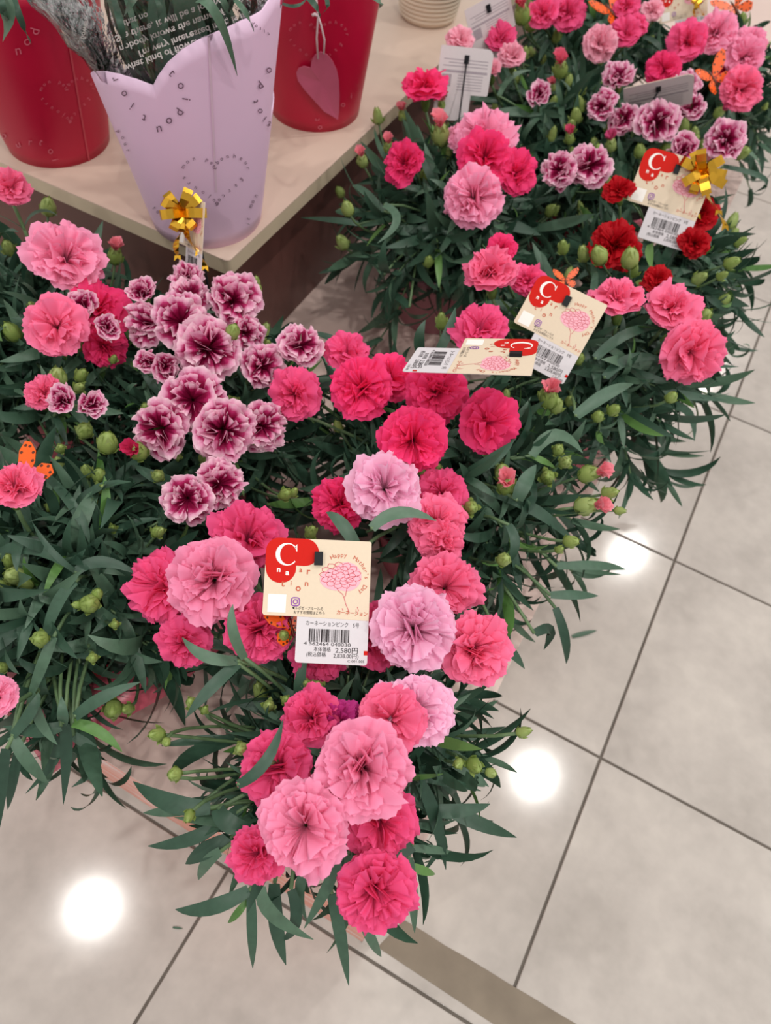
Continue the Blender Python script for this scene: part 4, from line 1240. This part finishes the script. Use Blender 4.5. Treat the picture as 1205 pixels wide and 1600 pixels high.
# clear cellophane sleeve standing in the lilac pot
SLV = (LIL[0], LIL[1], LIL[2] - .0035, LIL[3])
q_ = cone_hit(142, 116, LIL); AL = math.atan2(q_.y - LIL[1], q_.x - LIL[0])
q2_ = cone_hit(239, 134, LIL)
sb = MB(); vs = []; fs = []; n = 72; rows = 8; rz = random.Random(2)
for j in range(rows + 1):
    z = .11 + .20 * j / rows
    for i in range(n):
        a = 2 * PI * i / n
        da = (a - AL + PI) % (2 * PI) - PI
        fl = max(0.0, min(1.0, (0.75 - da) / 0.35)) * max(0.0, min(1.0, (da + 1.5) / .6))
        z0 = .225 - .045 * fl
        r = SLV[2] + SLV[3] * z + max(0, z - z0) * (.1 + .34 * fl) - (.0012 if z < z0 else 0) * (1 + math.sin(9 * a + 3 * j))
        if z > z0: r += .003 * math.sin(13 * a + 2 * j) + rz.uniform(-.0022, .0022)
        vs.append((r * math.cos(a), r * math.sin(a), z))
for j in range(rows):
    for i in range(n):
        fs.append((j * n + i, j * n + (i + 1) % n, (j + 1) * n + (i + 1) % n, (j + 1) * n + i))
slv = thing('cellophane_sleeve', 'clear cellophane sleeve printed with white sentences in the lilac pot', 'wrapping', (LIL[0], LIL[1], TZ))
sb.add(vs, fs).obj('film', M_CELLO, slv)
mb = MB(); an = math.radians(20)
lines = (("that no", 212, 30, 11), ("See there, it will be a lovely", 262, 31, 12), ("nobody knows the name of", 268, 47, 12), ("I'm very interested in it, is it", 300, 54, 12), ("what kind of flower is it?", 268, 80, 12), ("flower.", 133, 45, 9))
for body, x, y, sz in lines:
    ang = an if body != 'flower.' else 1.35
    mb = MB()
    decal(mb, body, x, y, sz * 1.3, ang, SLV, off=.0008, mirror=True, inv=inv, bold=.022)
    mb.obj('lettering', M_CELLOTXT, slv, False)

RR = (-0.5281, 0.8535, 0.0584, 0.1450)
rr_ = card_pot('crimson card flower pot with a hanging rose heart', RR, .186, M_REDPOT)
inv = Matrix.Translation((-RR[0], -RR[1], -TZ)); mb = MB()
heart_text(mb, 497, 70, 92, 72, 8.5, RR, inv)
for ch, x, y, a in (('t', 495, 187, 1.5), ('o', 500, 198, .2), ('i', 549, 150, 0), ('o', 536, 163, .4)):
    decal(mb, ch, x, y, 13, a, RR, inv=inv)
mb.obj('lettering', M_REDTXT, rr_, False)
pot_leaves(rr_, RR, .186, 40, 32, [((470, -12), (492, 8), (500, 28), 8, 0.612, 0.595), ((505, -10), (512, 8), (503, 22), 6, 0.612, 0.595), ((560, -14), (592, 0), (592, 14), 9, 0.603, 0.586), ((430, 0), (460, 10), (480, -4), 5, 0.603, 0.612)], cut=.7)
# rose paper heart hung on a cord
hp = [(395, 640), (330, 625), (280, 645), (260, 690), (275, 760), (340, 850), (430, 950), (520, 1050), (600, 1095), (652, 1128), (662, 1050), (667, 900), (660, 760), (640, 660), (600, 575), (550, 515), (490, 488), (435, 520), (402, 580)]
hq = [cone_hit(420 + .166 * x, .166 * y, RR, .006) for x, y in hp]
hb_ = hq[0].copy()
t = thing('heart_charm', 'rose paper heart hanging on a pale cord against the crimson pot', 'ornament', hq[9])
inv2 = Matrix.Translation(-hq[9])
dn = (CAM - hb_).normalized(); dn.z = 0; dn.normalize()
v1 = [inv2 @ q for q in hq]; v2 = [q - dn * .0015 for q in v1]; n = len(v1)
cen = Vector((0, 0, 0))
for q in v1: cen += q / n
MB().add(v1 + v2 + [cen, cen - dn * .0015], [(i, (i + 1) % n, 2 * n) for i in range(n)] + [(n + (i + 1) % n, n + i, 2 * n + 1) for i in range(n)] + [(i, n + i, n + (i + 1) % n, (i + 1) % n) for i in range(n)]).obj('heart', M_HEART, t, False)
for pts in (((497, 92), (495, 60), (497, 25), (494, -6)), ((506, 84), (507, 62), (502, 40), (497, 25))):
    MB().tube([inv2 @ cone_hit(x, y, RR, .009) for x, y in pts], .0011, 6).obj('cord', M_CORD, t)
MB().tube([inv2 @ cone_hit(x, y, RR, .009) for x, y in ((497, 25), (492, 22), (488, 24))], .0018, 6).obj('cord_knot', M_CORD, t)

RL = (-0.7452, 0.6082, 0.0597, 0.1628)
rl_ = card_pot('crimson card flower pot with lettering behind the cellophane sleeve', RL, .186, M_REDPOT, seam=((108, 70), (140, 255)), seam_mat=M_SEAMRED)
inv = Matrix.Translation((-RL[0], -RL[1], -TZ)); mb = MB()
arc_letters(mb, [('p', 58, 50), ('o', 44, 67), ('u', 29, 82)], (20, 40), 22, RL, inv)
arc_letters(mb, [('o', 5, 212), ('u', 28, 226), ('r', 47, 222), ('t', 64, 222), ('o', 80, 236), ('i', 86, 250)], (45, 260), 16, RL, inv)
heart_text(mb, 106, 158, 84, 68, 8.5, RL, inv, .1)
mb.obj('lettering', M_REDTXT, rl_, False)
pot_leaves(rl_, RL, .186, 40, 33, [((-6, -14), (12, 20), (4, 66), 20, 0.637, 0.595), ((20, -10), (32, 30), (49, 69), 9, 0.628, 0.586), ((0, -10), (2, 10), (14, 40), 12, 0.637, 0.612)], cut=.7)

# ribbed cream pot
c0 = at(668, 26, TZ)
t = thing('ribbed_pot', 'cream ribbed ceramic pot on the far side of the table', 'flower pot', (c0.x, c0.y, TZ))
prof = [(.038, 0), (.041, .003)]
for k in range(22):
    z = .006 + k * .0062; rr0 = .042 + .009 * (1 - math.exp(-z * 30))
    prof += [(rr0, z), (rr0 + .0014, z + .0022), (rr0 + .0014, z + .004), (rr0, z + .0062)]
prof += [(.050, .144), (.047, .144), (.045, .12)]
MB().lathe(prof, 48, close=False).add([(.038 * math.cos(2 * PI * k / 24), .038 * math.sin(2 * PI * k / 24), 0) for k in range(24)], [tuple(range(23, -1, -1))]).obj('pot_wall', M_RIBPOT, t)
MB().lathe([(.045, .11), (.045, .122), (.001, .124)], 24).obj('soil', M_SOIL, t)
rg = random.Random(77)
for i in range(26):
    a = rg.uniform(0, 6.28); r = .034 * math.sqrt(rg.random())
    add_leaf(t, Matrix(), Vector((r * math.cos(a), r * math.sin(a), .12)), Vector((math.cos(a) * .6, math.sin(a) * .6, 1)), Vector((math.cos(a), math.sin(a), .3)), rg.uniform(.07, .12), idx=rg.randrange(12), rng=rg)

# fallen leaf fragments on the floor
for (x0, y0), (x1, y1), w, lb in (((894, 995), (933, 985), 9, 'green leaf fragment fallen on the tile beside the vivid rose carnation'), ((270, 1449), (286, 1451), 4, 'tiny dark leaf fragment fallen on the tile below the drooping leaves')):
    b, t_ = at(x0, y0, .001), at(x1, y1, .001)
    pts = [b.lerp(t_, k / 8) + Vector((0, 0, .0008 * math.sin(PI * k / 8))) for k in range(9)]
    tg = (t_ - b).normalized(); sd = Vector((-tg.y, tg.x, 0))
    vv, ff = leaf_rows(pts, [sd] * 9, [Vector((0, 0, 1))] * 9, w * px_size(b) / 2)
    o = obj('leaf_fragment', mesh('leaf_fragment', vv, ff), M_LEAF); o['label'] = lb; o['category'] = 'leaf'; o['group'] = 'leaf fragments on the floor'
